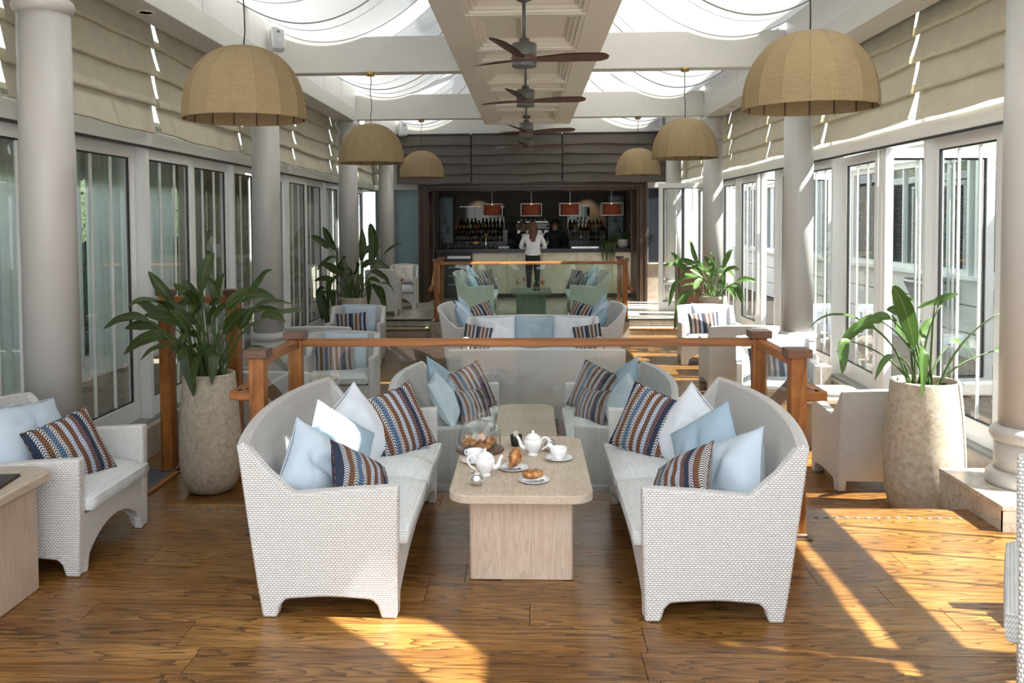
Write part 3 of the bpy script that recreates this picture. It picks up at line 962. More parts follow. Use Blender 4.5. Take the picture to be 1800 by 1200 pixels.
# jamb posts between leaves
jn = 0
for sx in (-1, 1):
    t_ = structure('trim_%d' % (7 if sx < 0 else 8), 'white jamb posts between the glazed doors')
    for k in range(-1, 3):
        for q in (0, 2):
            y0 = 5.65 + 4.8 * k + 1.2 * q
            if y0 < .8 or y0 > 19: continue
            if q == 2 or k > 0: MB().box(*sorted((sx * 3.46, sx * 3.60)), y0 - .03, y0 + .02, .02, 2.5).build('jamb', 'door_white', t_)

# ---------------------------------------------------------------- roman blinds
def blind(name, label, sx, y0, y1, ztop, zbot, n, group, mat='blind_cloth', seed=0):
    r = random.Random(seed)
    root = thing(name, label, 'blind', (sx * 3.40, (y0 + y1) / 2, zbot), 0, group)
    L = y1 - y0
    hs = (ztop - zbot) / n
    sg = -sx          # towards the room
    ph = r.uniform(0, 6)
    for i in range(n):
        zt = ztop - zbot - hs * i
        a1, a2, a3, a4 = r.uniform(.002, .006), r.uniform(.004, .009), r.uniform(0, 6), r.uniform(0, 6)
        def fn(u, v):
            y = (u - .5) * L
            # v 0 at the top of the fold, 1 where it tucks back under
            prof = [(.0, -.22), (.004, 0), (.016, .3), (.034, .62), (.052, .92), (.060, 1.06), (.056, 1.13), (.040, 1.15), (.012, 1.06), (.004, .96)]
            t = v * (len(prof) - 1); k = min(int(t), len(prof) - 2); f = t - k
            px = lerp(prof[k][0], prof[k + 1][0], f); pz = lerp(prof[k][1], prof[k + 1][1], f)
            q = max(0, min(1, pz))
            wv = a1 * sin(u * 11 + a3) + a2 * sin(u * 4.1 + a4) + .004 * sin(u * 30 + a3) * q
            sag = (.008 * sin(u * 5 + a3) + .004 * sin(u * 15 + ph) - .012 * sin(pi * u)) * q
            if i == n - 1 and pz > 1.0: pz = 1.0 + (pz - 1) * .4
            if i == 0: pz = max(pz, 0)
            return (sg * (px + wv * q), y, zt - hs * pz + sag)
        MB().grid(fn, 30, 18).build('fold', mat, root)
    MB().box(-.03, .03, -L / 2, L / 2, ztop - zbot, ztop - zbot + .03).build('headrail', 'alu_grey', root)
    for q in (.08, .92):
        yy = (q - .5) * L
        MB().box(sg * .066 - .0008, sg * .066 + .0008, yy - .0015, yy + .0015, .0, (ztop - zbot) * .98).build('seam', mat, root)
    return root
bl = {-1: ['taupe roman blind beside the front shaded column, nearer half', 'taupe roman blind beyond the front shaded column, first of its bay', 'taupe roman blind behind the big shaded-side front lampshade, second of its bay', 'taupe roman blind past the second shaded column, first of its bay', 'taupe roman blind past the second shaded column, second of its bay', 'taupe roman blind past the third shaded column', 'taupe roman blind last before the bar, shaded side'],
      1: ['taupe roman blind before the front sunny column', 'taupe roman blind beside the front sunny column, first of its bay', 'taupe roman blind behind the big sunny-side front lampshade, second of its bay', 'taupe roman blind past the second sunny column, first of its bay', 'taupe roman blind past the second sunny column, second of its bay', 'taupe roman blind past the third sunny column', 'taupe roman blind last before the bar, sunny side']}
for sx in (-1, 1):
    for i in range(-2, 6):
        y0 = 5.65 + 2.4 * i + .035
        blind('roman_blind', bl[sx][i + 1] if i > -2 else 'taupe roman blind overhead at the near end, %s side' % ('shaded' if sx < 0 else 'sunny'), sx, y0, y0 + 2.33, 3.92, 2.67 if sx > 0 else 2.63, 5, 'roman blinds over the side windows', seed=i * 3 + sx)

# ================================================================ BAR END WALL
YF = 20.0
wf = structure('wall_back', 'end wall around the bar opening')
MB().box(-3.6, -2.46, YF + .15, YF + .3, 2.52, 4.3).build('wall_panel', 'white_paint', wf)
MB().box(2.60, 3.6, YF + .15, YF + .3, 2.52, 4.3).build('wall_panel', 'white_paint', wf)
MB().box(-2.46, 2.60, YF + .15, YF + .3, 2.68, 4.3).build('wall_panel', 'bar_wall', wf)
MB().box(-3.6, 3.6, YF - .05, YF + .15, 3.70, 4.08).build('header', 'beam_paint', wf, bevel=.006)
for a, b in ((-3.6, -2.46), (2.60, 3.6)):
    MB().box(a, b, YF + .15, YF + .3, 0, .82).build('wall_panel', 'step_stone', wf)
    MB().box(a, b, YF + .10, YF + .32, .82, .85).build('sill', 'marble', wf)
for k, (a, b, m) in enumerate(((-3.45, -2.98, 'frosted_blue'), (-2.96, -2.5, 'frosted_blue'), (2.64, 3.02, 'ext_dark'), (3.05, 3.45, 'ext_dark'))):
    w = structure('window_%d' % (k + 1), 'narrow glazed strip beside the bar')
    MB().box(a, b, YF + .19, YF + .21, .85, 2.52).build('pane', m, w)
    MB().box(a - .012, a + .012, YF + .16, YF + .23, .85, 2.52).build('frame', 'alu_grey', w)
    MB().box(b - .012, b + .012, YF + .16, YF + .23, .85, 2.52).build('frame', 'alu_grey', w)
    MB().box(a, b, YF + .16, YF + .23, 2.5, 2.53).build('frame', 'alu_grey', w)

# stepped dark frame
fr = structure('trim_9', 'stepped dark bronze frame around the bar')
for i, (o_, d_) in enumerate(((0, -.10), (.055, -.06), (.11, -.10), (.165, -.02))):
    xa, xb, zt = -2.46 + o_, 2.60 - o_, 2.70 - o_
    w_ = .058
    for a, b in ((xa, xa + w_), (xb - w_, xb)):
        MB().box(a, b, YF + d_, YF + .9, 0, zt).build('jamb', 'dark_bronze', fr, bevel=.006)
    MB().box(xa + w_, xb - w_, YF + d_, YF + .9, zt - w_, zt).build('lintel', 'dark_bronze', fr, bevel=.006)
# bark-textured stone reveals, part of the bar wall, inside the frame
br = structure('trim_10', 'bark-textured stone reveals inside the bar frame')
for sx, x in ((-1, -2.24), (1, 2.38)):
    for k in range(9):
        o = MB().box(-.02, .02, 0, 1.3, 0, .288).build('tile', 'bark_stone', br); o.location = (x, YF + .9, .002 + .292 * k)
for nm, bx, m in (('wall_bar_rear', (-2.6, 2.75, 24.2, 24.3, 0, 2.7), 'bar_wall'), ('wall_bar_shaded', (-2.6, -2.5, YF + .9, 24.2, 0, 2.7), 'bar_wall'), ('wall_bar_sunny', (2.65, 2.75, YF + .9, 24.2, 0, 2.7), 'bar_wall'),
                  ('ceiling_bar', (-2.6, 2.75, YF + .3, 24.3, 2.62, 2.7), 'bar_ceiling')):
    q = structure(nm, 'plain taupe surface of the bar room')
    MB().box(*bx).build('wall_panel', m, q)
q = structure('trim_11', 'taupe pilasters and panelling behind the coffee machine')  # pilasters and panels belong to the bar's rear wall
MB().box(-.62, -.52, 23.95, 24.2, 0, 2.62).build('pilaster', 'bar_wall', q)
MB().box(.88, .98, 23.95, 24.2, 0, 2.62).build('pilaster', 'bar_wall', q)
for k in range(7):
    MB().box(-.52, .88, 24.15, 24.2, .9 + k * .245, .9 + k * .245 + .24).build('panel', 'bar_wall', q)
for k, (x, y, z) in enumerate(((-1.35, 23.4, 2.615), (1.55, 23.4, 2.615), (-1.9, 20.6, 2.615), (2.1, 20.6, 2.615))):
    d = thing('downlight', ['small lit downlight over the bottle shelf beside the coffee machine', 'small lit downlight over the clear bottles', 'small lit downlight over the glass rack', 'small lit downlight over the potted bar plants'][k], 'downlight', (x, y, z))
    MB().lathe([(.045, -.006), (.06, -.006), (.06, .004)], 16).build('bezel', 'steel', d)
    MB().lathe([(.0, -.004), (.045, -.004)], 16).build('lens', 'lamp_glow', d)
    l = bpy.data.lights.new('spot', 'SPOT'); l.energy = 14 if y > 22 else 12; l.spot_size = radians(75); l.spot_blend = .8; l.color = (1, .72, .45); l.shadow_soft_size = .04
    lo = bpy.data.objects.new('spot', l); COL.objects.link(lo); lo.parent = d; lo.location = (0, .35 if y > 22 else 0, -.02); lo.rotation_euler = (radians(28) if y > 22 else 0, 0, 0)

# dark blinds over the bar
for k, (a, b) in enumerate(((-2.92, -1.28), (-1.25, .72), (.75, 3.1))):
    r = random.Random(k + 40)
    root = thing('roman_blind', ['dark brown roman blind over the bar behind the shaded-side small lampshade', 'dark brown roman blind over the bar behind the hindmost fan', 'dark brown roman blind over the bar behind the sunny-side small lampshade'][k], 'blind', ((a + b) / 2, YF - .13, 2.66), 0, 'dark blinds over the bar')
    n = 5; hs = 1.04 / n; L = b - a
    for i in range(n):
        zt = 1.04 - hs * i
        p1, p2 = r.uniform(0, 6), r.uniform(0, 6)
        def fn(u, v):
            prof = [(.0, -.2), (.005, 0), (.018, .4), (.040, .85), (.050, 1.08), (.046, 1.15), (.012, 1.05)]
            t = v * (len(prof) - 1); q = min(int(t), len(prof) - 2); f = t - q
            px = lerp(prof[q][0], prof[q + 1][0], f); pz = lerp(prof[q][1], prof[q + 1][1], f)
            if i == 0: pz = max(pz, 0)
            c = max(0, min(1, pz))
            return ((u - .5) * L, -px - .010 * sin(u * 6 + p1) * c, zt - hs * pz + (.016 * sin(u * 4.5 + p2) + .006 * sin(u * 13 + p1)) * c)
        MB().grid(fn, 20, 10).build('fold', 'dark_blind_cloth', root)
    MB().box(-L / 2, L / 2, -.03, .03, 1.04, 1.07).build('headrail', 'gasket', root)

# open white door leaf by the bar on the sunny side
pd = copy_tree(protoA); pd.name = 'door_%d' % (nd + 1); tag(pd, 'open white glazed door standing beside the bar frame', None, None, 'structure')
pd.location = (2.56, 17.9, .005); pd.rotation_euler = (0, 0, radians(6)); pd.scale = (.92, 1, 1.02)

# ================================================================ LAMPS, FANS, SPEAKERS
def pendant(label, x, y, zrim, ztop_attach, D=.765, Hh=.455, rot=0):
    root = thing('pendant_lamp', label, 'lamp', (x, y, zrim), rot, 'linen dome pendants')
    n = 16
    R = D / 2
    prof = []
    for i in range(17):
        t = i / 16
        tz = sin(t * pi / 2)
        prof.append((max(.03, R * (1 - tz ** 2.25) ** (1 / 2.25)), Hh * tz))
    def shell(s_, off):
        mb = MB()
        vs = []
        for r_, z in prof:
            for k in range(n):
                t = 2 * pi * k / n
                vs.append(((r_ + off) * cos(t), (r_ + off) * sin(t), z + (off if z > 0 else 0)))
        fs = [(i * n + k, i * n + (k + 1) % n, (i + 1) * n + (k + 1) % n, (i + 1) * n + k) for i in range(len(prof) - 1) for k in range(n)]
        fs.append(tuple((len(prof) - 1) * n + k for k in range(n)))
        if s_ < 0: fs = [f[::-1] for f in fs]
        mb._add(vs, fs, None, True)
        return mb
    sh = shell(1, 0).build('shade', 'linen', root, angle=17)
    shell(-1, -.006).build('lining', 'linen', sh, angle=17)
    smb = MB()
    for k in range(n):
        t = 2 * pi * k / n
        MB().tube([((r_ - .010) * cos(t), (r_ - .010) * sin(t), z) for r_, z in prof[:-1]], .004, 5).build('rib', 'dark_bronze', sh)
        smb.tube([((r_ + .0005) * cos(t) * .996, (r_ + .0005) * sin(t) * .996, z) for r_, z in prof[:-1]], .0028, 5)
    rp = (lambda q: (q[0] * .995, q[1]))(min(prof, key=lambda p: abs(p[1] - .62 * Hh)))
    smb.tube([(rp[0] * cos(2 * pi * k / 16), rp[0] * sin(2 * pi * k / 16), rp[1]) for k in range(17)], .0025, 5)
    smb.build('seam', 'linen', sh)
    MB().tube([(R * .995 * cos(2 * pi * k / 16), R * .995 * sin(2 * pi * k / 16), .0) for k in range(17)], .005, 6).build('rim', 'linen', sh)
    za = ztop_attach - zrim
    r = random.Random(int(x * 100))
    MB().tube([(r.uniform(-.012, .012) * (0 if i in (0, 6) else 1), 0, lerp(Hh - .01, za - .02, i / 6)) for i in range(7)], .0045, 6).build('cord', 'cord_black', root)
    MB().lathe([(0, za - .045), (.045, za - .045), (.05, za - .02), (.05, za)], 20).build('canopy', 'brass', root)
    MB().lathe([(0, Hh * .45), (.02, Hh * .47), (.035, Hh * .55), (.03, Hh * .65), (.02, Hh * .7), (.02, Hh * .95)], 12).build('bulb', 'ceramic', root)
    return root
for lb, x, y, z in (('largest tan linen dome pendant before the shaded-side blinds', -1.785, 5.62, 2.452), ('tan linen dome pendant hung from the second shaded-side cross beam', -1.84, 10.5, 2.49),
                    ('tan linen dome pendant hung from the third shaded-side cross beam near the bar', -1.83, 15.38, 2.555), ('largest tan linen dome pendant before the sunny-side blinds', 1.685, 5.5, 2.462),
                    ('tan linen dome pendant hung from the second sunny-side cross beam', 1.80, 10.5, 2.51), ('tan linen dome pendant hung from the third sunny-side cross beam near the bar', 1.848, 15.38, 2.56)):
    pendant(lb, x, y, z, 3.545, D=.79 if (x > 0 and y < 6) else .765, rot=.1)

for k in range(4):
    y = 6.85 + 2.6 * k
    z = (3.045, 3.075, 3.01, 3.02)[k]
    root = thing('ceiling_fan', ['nearest grey ceiling fan with brown blades, largest of the row', 'second grey ceiling fan along the spine', 'third grey ceiling fan along the spine', 'hindmost grey ceiling fan before the dark blinds'][k], 'fan', (-.03, y, z), 0, 'ceiling fans along the spine')
    MB().lathe([(.0, -.085), (.088, -.085), (.093, -.08), (.093, -.045)], 28).build('motor_cap', 'motor_grey', root)
    MB().lathe([(.096, -.045), (.098, -.04), (.098, -.012), (.096, -.008)], 28).build('band', 'blade_brown', root)
    MB().lathe([(.093, -.008), (.095, .0), (.095, .085), (.088, .09), (.04, .092), (.038, .125), (.03, .13), (.0, .13)], 28).build('motor', 'motor_grey', root)
    MB().lathe([(.013, .12), (.013, 3.5 - z)], 12).build('pole', 'motor_grey', root)
    MB().lathe([(.013, 3.5 - z - .06), (.06, 3.5 - z - .04), (.065, 3.5 - z)], 20).build('canopy', 'motor_grey', root)
    for j in range(3):
        a = radians((12, 132, 252)[j] + (0, 4, -3, 8)[k])
        def fn(u, v):
            r_ = lerp(.09, .66, u)
            w_ = lerp(.035, .065, min(1, u * 2.5)) * (1 if u < .85 else sqrt(max(0.02, 1 - ((u - .85) / .16) ** 2)))
            c_ = (v - .5) * 2 * w_
            zz = -.027 + .028 * sin(u * 1.6) + c_ * -.28
            return (r_ * cos(a) - c_ * sin(a), r_ * sin(a) + c_ * cos(a), zz)
        mb = MB(); mb.grid(fn, 14, 4); mb.grid(lambda u, v: (lambda p: (p[0], p[1], p[2] + .008))(fn(u, v)), 14, 4, flip=True)
        mb.build('blade', 'blade_brown', root)

def speaker(label, x, y, z, rz, tilt, s=1.0):
    root = thing('wall_speaker', label, 'speaker', (x, y, z), rz)
    root.rotation_euler = (radians(tilt), 0, rz)
    MB().box(-.075 * s, .075 * s, -.07 * s, .07 * s, -.13 * s, .13 * s).build('cabinet', 'speaker_white', root, bevel=.02 * s, seg=3)
    MB().box(-.06 * s, .06 * s, -.076 * s, -.068 * s, -.115 * s, .115 * s).build('grille', 'speaker_grille', root, bevel=.003)
    MB().lathe([(.0, -.078 * s), (.038 * s, -.0785 * s), (.045 * s, -.074 * s)], 20, (0, 0, -.045 * s), 'y').build('cone', 'speaker_grille', root)
    MB().lathe([(.0, -.078 * s), (.018 * s, -.0785 * s)], 14, (0, 0, .065 * s), 'y').build('tweeter', 'speaker_grille', root)
    MB().bar((0, .07 * s, 0), (0, .13 * s, .02), .03, .05).build('bracket', 'speaker_white', root)
speaker('white wall speaker under the first shaded-side sail', -2.82, 10.1, 3.86, radians(28), -14)
speaker('white wall speaker by the header above the shaded-side end of the bar', -2.76, 19.75, 3.83, radians(35), -10, 1.15)
speaker('white wall speaker by the header above the sunny-side end of the bar', 2.82, 19.7, 3.88, radians(-35), -10, 1.15)
for k, (x, y, z) in enumerate(((-.84, 10.35, 4.22), (.80, 10.35, 4.26), (-.84, 15.1, 4.12), (.80, 15.1, 4.14))):
    root = thing('spotlight', ['small white spotlight on the shaded flank of the spine before the second beam', 'small white spotlight on the sunny flank of the spine before the second beam', 'small white spotlight on the shaded flank of the spine before the third beam', 'small white spotlight on the sunny flank of the spine before the third beam'][k], 'spotlight', (x, y, z))
    MB().tube([(0, 0, -.09), (0, 0, .09)], [.05, .045], 16).build('can', 'speaker_white', root)
    MB().lathe([(0, -.095), (.042, -.095), (.05, -.088)], 16).build('lens', 'speaker_grille', root)
    MB().bar((0, 0, .03), (.14 if x < 0 else -.14, 0, .06), .02).build('bracket', 'motor_grey', root)

# ================================================================ OUTSIDE
gd = structure('ground', 'timber terraces outside both window walls')
for sx in (-1, 1):
    a, b = sorted((sx * 3.76, sx * 9.0))
    MB().box(a, b, -3, 26, -.3, -.03).build('base', 'underfloor', gd)
    n = 0
    x = 3.77
    while x < 5.6:
        mb = MB(); L0 = -2.0
        o = MB().box(0, .137, 0, 22, -.03, -.005).build('plank', 'deck_wood', gd)
        o.location = (x if sx > 0 else -x - .137, -2, 0)
        x += .142
    a, b = sorted((sx * 5.62, sx * 9.0))
    MB().box(a, b, -3, 26, -.03, -.005).build('paving', 'ext_ground', gd)

# shaded terrace: drawn sheer curtains, hedge and awning
aw = thing('awning', 'pale awning roof over the curtained terrace outside the shaded windows', 'awning', (-4.4, 9, 2.75))
MB().box(-.8, .75, -9.5, 19, 0, .04).build('canvas', 'blind_cloth', aw)
MB().box(-.86, -.80, -9.5, 19, -.42, .02).build('fascia', 'ext_white', aw)
for k in range(12):
    MB().box(-.85, .75, -9.4 + 2.4 * k, -9.34 + 2.4 * k, -.08, 0).build('bar', 'alu_grey', aw)
MB().bar((-.78, -9.5, -.05), (-.78, 19, -.05), .05, .05).build('curtain_rail', 'alu_grey', aw)
for k in range(12):
    MB().box(-.80, -.74, -9.3 + 2.4 * k, -9.24 + 2.4 * k, -2.75, -.08).build('post', 'ext_white', aw)
r = random.Random(5)
y = .6; k = 0
ordn = ['first', 'second', 'third', 'fourth', 'fifth', 'sixth', 'seventh', 'eighth', 'ninth', 'tenth', 'eleventh', 'twelfth', 'thirteenth', 'fourteenth', 'fifteenth', 'sixteenth', 'seventeenth', 'eighteenth', 'nineteenth', 'twentieth', 'twenty-first', 'twenty-second', 'twenty-third', 'twenty-fourth'] + ['%d-th' % q for q in range(25, 60)]
while y < 26:
    L = r.uniform(.7, 1.25)
    c = thing('curtain', 'sheer grey-green curtain on the shaded terrace, %s along the rail' % ordn[k], 'curtain', (-5.12, y, 0), 0, 'sheer terrace curtains')
    n = int(L / .075); ph = r.uniform(0, 6); am = r.uniform(.02, .035)
    def fn(u, v):
        return (am * sin(u * n * pi * 1.0 + ph) + .015 * sin(u * 13 + ph), u * L, .03 + v * 2.66)
    MB().grid(fn, n * 4, 2).build('cloth', 'curtain_sheer' if y < 12.4 else 'curtain_olive', c)
    y += L + (r.uniform(.25, .5) if y < 9 else r.uniform(.0, .09)); k += 1
for k in range(10):
    mb = MB()
    rr_ = random.Random(k)
    p1, p2 = rr_.uniform(0, 6), rr_.uniform(0, 6)
    def fn(u, v):
        a = v * pi
        return (-.55 * cos(a) * (1 + .12 * sin(u * 23 + p1 + v * 9)) , u * 2.7, 2.7 * sin(a) ** .45 * (1 + .05 * sin(u * 17 + p2)) * .93)
    mb.grid(fn, 30, 16)
    r3 = random.Random(k + 50)
    for q in range(700):
        u, v = r3.random(), r3.uniform(.1, .9)
        p = Vector(fn(u, v)); d = Vector((r3.uniform(-1, 1), r3.uniform(-1, 1), r3.uniform(-1, 1))).normalized() * .06
        e = Vector((r3.uniform(-1, 1), r3.uniform(-1, 1), r3.uniform(-1, 1))).normalized() * .035
        mb._add([p - e, p + d, p + e, p - d * .4], [(0, 1, 2, 3)])
    o = mb.build('hedge', 'hedge')
    o.location = (-6.6, -.6 + 2.75 * k, -.01)
    tag(o, 'dense green hedge beyond the curtained terrace, %s along' % ordn[k], 'hedge', 'hedges behind the curtains')

# sunny terrace: long white annexe with dark slatted windows
an = thing('annexe', 'long white annexe with dark slatted windows across the sunny terrace', 'building', (5.62, 9, 0))
MB().box(0, .3, -12, 16, -.03, .30).build('wall', 'ext_white', an)
MB().box(.02, .3, -12, 16, .32, .66).build('wall', 'ext_white', an)
MB().box(.02, .3, -12, 16, .675, 1.0).build('wall', 'ext_white', an)
MB().box(-.05, .3, -12, 16, 1.0, 1.05).build('ledge', 'ext_white', an)
MB().box(-.03, .3, -12, 16, 2.62, 2.82).build('fascia', 'ext_white', an)
MB().box(-.14, .3, -12, 16, 2.82, 3.0).build('gutter', 'ext_white', an, bevel=.02)
MB().box(.28, 3.3, -12, 16, -.03, 3.0).build('wall_core', 'ext_dark', an)
y = -11.7
while y < 15.5:
    w = MB().box(.02, .12, y, y + .07, 1.05, 2.62).box(.02, .12, y + 1.23, y + 1.30, 1.05, 2.62).box(.02, .12, y + .07, y + 1.23, 2.54, 2.62).box(.02, .12, y + .07, y + 1.23, 1.05, 1.12).build('window', 'ext_white', an)
    MB().box(.075, .082, y + .07, y + .63, 1.12, 2.54).build('pane', 'pane_glass', w)
    MB().box(.075, .082, y + .67, y + 1.23, 1.12, 2.54).build('pane', 'pane_glass', w)
    MB().box(.04, .11, y + .63, y + .67, 1.12, 2.54).build('mullion', 'ext_white', w)
    mb = MB()
    for k in range(46):
        z = 1.13 + k * .0308
        mb.bar((.15, y + .07, z), (.15, y + 1.23, z), .032, .004, up=(.5, 0, 1))
    tag(mb.build('slats', 'louvre_grey', w), kind='stuff')
    y += 1.45
# sloping radiator-like boxes at the annexe foot
for k, (yy, n) in enumerate(((10.2, 1), (12.6, 2), (7.4, 0))):
    b = thing('planter_box', ['empty sloping grey box mounted low on the annexe wall, second along', 'empty sloping grey box mounted low on the annexe wall, third along', 'empty sloping grey box mounted low on the annexe wall, first along'][k], 'box', (5.61, yy, .60))
    MB().prism([(0, 0), (-.10, .02), (-.24, .30), (-.22, .33), (0, .33)], -.55, .55, 'y').build('shell', 'alu_grey', b)
    MB().prism([(-.225, .335), (-.01, .335), (-.01, .35), (-.225, .35)], -.56, .56, 'y').build('lid', 'louvre_grey', b)
    for q in range(7):
        MB().bar((-.105 - .016 * q, -.5, .03 + .034 * q), (-.105 - .016 * q, .5, .03 + .034 * q), .012, .006).build('fin', 'ext_white', b)

# ================================================================ GLASS RAILINGS
def post(root, x, y, z0, ztop, w=.088, base=True):
    p = MB().box(-w / 2, w / 2, -w / 2, w / 2, 0, ztop - z0 - .048).build('post', 'teak_rail', root, bevel=.005)
    p.location = (x, y, z0)
    c = MB().box(-.068, .068, -.068, .068, ztop - z0 - .048, ztop - z0).build('cap', 'teak_cap', p, bevel=.003)
    if base:
        MB().box(-w / 2 - .012, w / 2 + .012, -w / 2 - .012, w / 2 + .012, 0, .028).build('foot', 'teak_cap', p, bevel=.01)
        MB().box(-w / 2 - .03, w / 2 + .03, -w / 2 - .03, w / 2 + .03, 0, .008).build('foot_plate', 'dark_bronze', p, bevel=.003)
    return p
def railing(label, x0, x1, yn, yf, z, ztop, cross_y, group, gl='rail_glass'):
    """U of four posts; cross rail on the posts at cross_y"""
    root = thing('glass_railing', label, 'railing', ((x0 + x1) / 2, (yn + yf) / 2, z), 0, group)
    ox, oy = root.location.x, root.location.y
    P = lambda x, y: (x - ox, y - oy)
    H_ = ztop - z
    for x in (x0, x1):
        for y in (yn, yf):
            a, b = P(x, y)
            post(root, a, b, 0, H_)
    a0, b0 = P(x0, cross_y); a1, _ = P(x1, cross_y)
    def hand(mat, axis, d0, d1, c, zc, w=.075, h=.052):
        poly = [(-w / 2, -h / 2), (w / 2, -h / 2), (w / 2, h * .15), (w * .38, h * .45), (0, h * .5), (-w * .38, h * .45), (-w / 2, h * .15)]
        if axis == 'x':
            mb = MB().prism([(c + p, zc + q) for p, q in poly], d0, d1, 'x')
        else:
            mb = MB().prism([(c + p, zc + q) for p, q in poly], d0, d1, 'y')
        return mb.build('handrail', mat, root, bevel=.004)
    hz = H_ - .048 - .028
    hand('teak_rail_x', 'x', a0 + .04, a1 - .04, b0, hz)
    for x in (x0, x1):
        a, _ = P(x, yn)
        hand('teak_rail_y', 'y', P(x, yn)[1] + .042, P(x, yf)[1] - .042, a, hz)
        MB().box(a - .005, a + .005, P(x, yn)[1] + .055, P(x, yf)[1] - .055, .035, hz - .022).build('pane', gl, root)
        MB().box(a - .014, a + .014, P(x, yn)[1] + .055, P(x, yf)[1] - .055, 0, .04).build('channel', 'steel', root)
    n = 3 if True else 2
    xs = [lerp(a0 + .055, a1 - .055, i / n) for i in range(n + 1)]
    for i in range(n):
        MB().box(xs[i] + .004, xs[i + 1] - .004, b0 - .005, b0 + .005, .035, hz - .022).build('pane', gl, root)
    MB().box(a0 + .05, a1 - .05, b0 - .016, b0 + .016, 0, .035).build('channel', 'steel', root)
    return root
rl = railing('glass railing with warm teak rails right behind the front sofas and table', -1.572, 1.505, 5.11, 5.95, 0, 1.072, 5.95, 'glass railings')
ox, oy = rl.location.x, rl.location.y
# low side handrails running down past the near posts
for sx, x in ((-1, -1.572), (1, 1.505)):
    pts = [(x + sx * .04 - ox, 5.13 - oy, .80), (x + sx * .135 - ox, 5.13 - oy, .80)]
    mb = MB().bar(pts[0], pts[1], .07, .055)
    mb.build('side_handrail', 'teak_rail_x', rl, bevel=.006)
    MB().bar((x + sx * .135 - ox, 5.10 - oy, .80), (x + sx * .135 - ox, 5.62 - oy, .80), .07, .055).bar((x + sx * .135 - ox, 5.60 - oy, .80), (x + sx * .135 - ox, 6.5 - oy, .36), .07, .055).build('side_handrail', 'teak_rail_y', rl, bevel=.006)
rl2 = railing('glass railing with teak rails on the raised stone floor before the bar sofas', -1.668, 1.70, 16.05, 17.0, 0, 1.125, 16.05, 'glass railings', 'green_rail_glass')
ox, oy = rl2.location.x, rl2.location.y
for sx, x in ((-1, -1.668), (1, 1.70)):
    MB().bar((x + sx * .10 - ox, 15.9 - oy, .58), (x + sx * .10 - ox, 16.35 - oy, .62), .06, .05).bar((x + sx * .10 - ox, 16.33 - oy, .61), (x + sx * .10 - ox, 17.0 - oy, .98), .06, .05).bar((x + sx * .02 - ox, 16.05 - oy, .585), (x + sx * .13 - ox, 16.05 - oy, .585), .06, .05).build('side_handrail', 'teak_rail_y', rl2, bevel=.005)

# short railing behind the planter on the shaded side
lr = thing('glass_railing', 'short teak railing behind the leafy tall planter on the shaded side', 'railing', (-2.74, 7.36, LOW), 0, 'glass railings')
lz = 1.25 - LOW
for x in (-.29, .28):
    post(lr, x, 0, 0, lz, .105)
MB().bar((-.24, 0, lz - .085), (.23, 0, lz - .085), .075, .055).build('handrail', 'teak_rail_x', lr, bevel=.005)
MB().box(-.23, .22, -.005, .005, .06, lz - .12).build('pane', 'rail_glass', lr)
ld = thing('door_mat', 'sunken grey mat with wooden edging below the short teak railing', 'mat', (-3.1, 7.1, LOW))
MB().box(-.26, .13, -.34, .30, 0, .012).build('pile', 'mat_grey', ld)
MB().box(.13, .18, -.40, .20, 0, .018).build('edging', 'teak_rail_y', ld, bevel=.004)
MB().box(-.26, .129, -.40, -.345, 0, .018).build('edging', 'teak_rail_x', ld, bevel=.004)

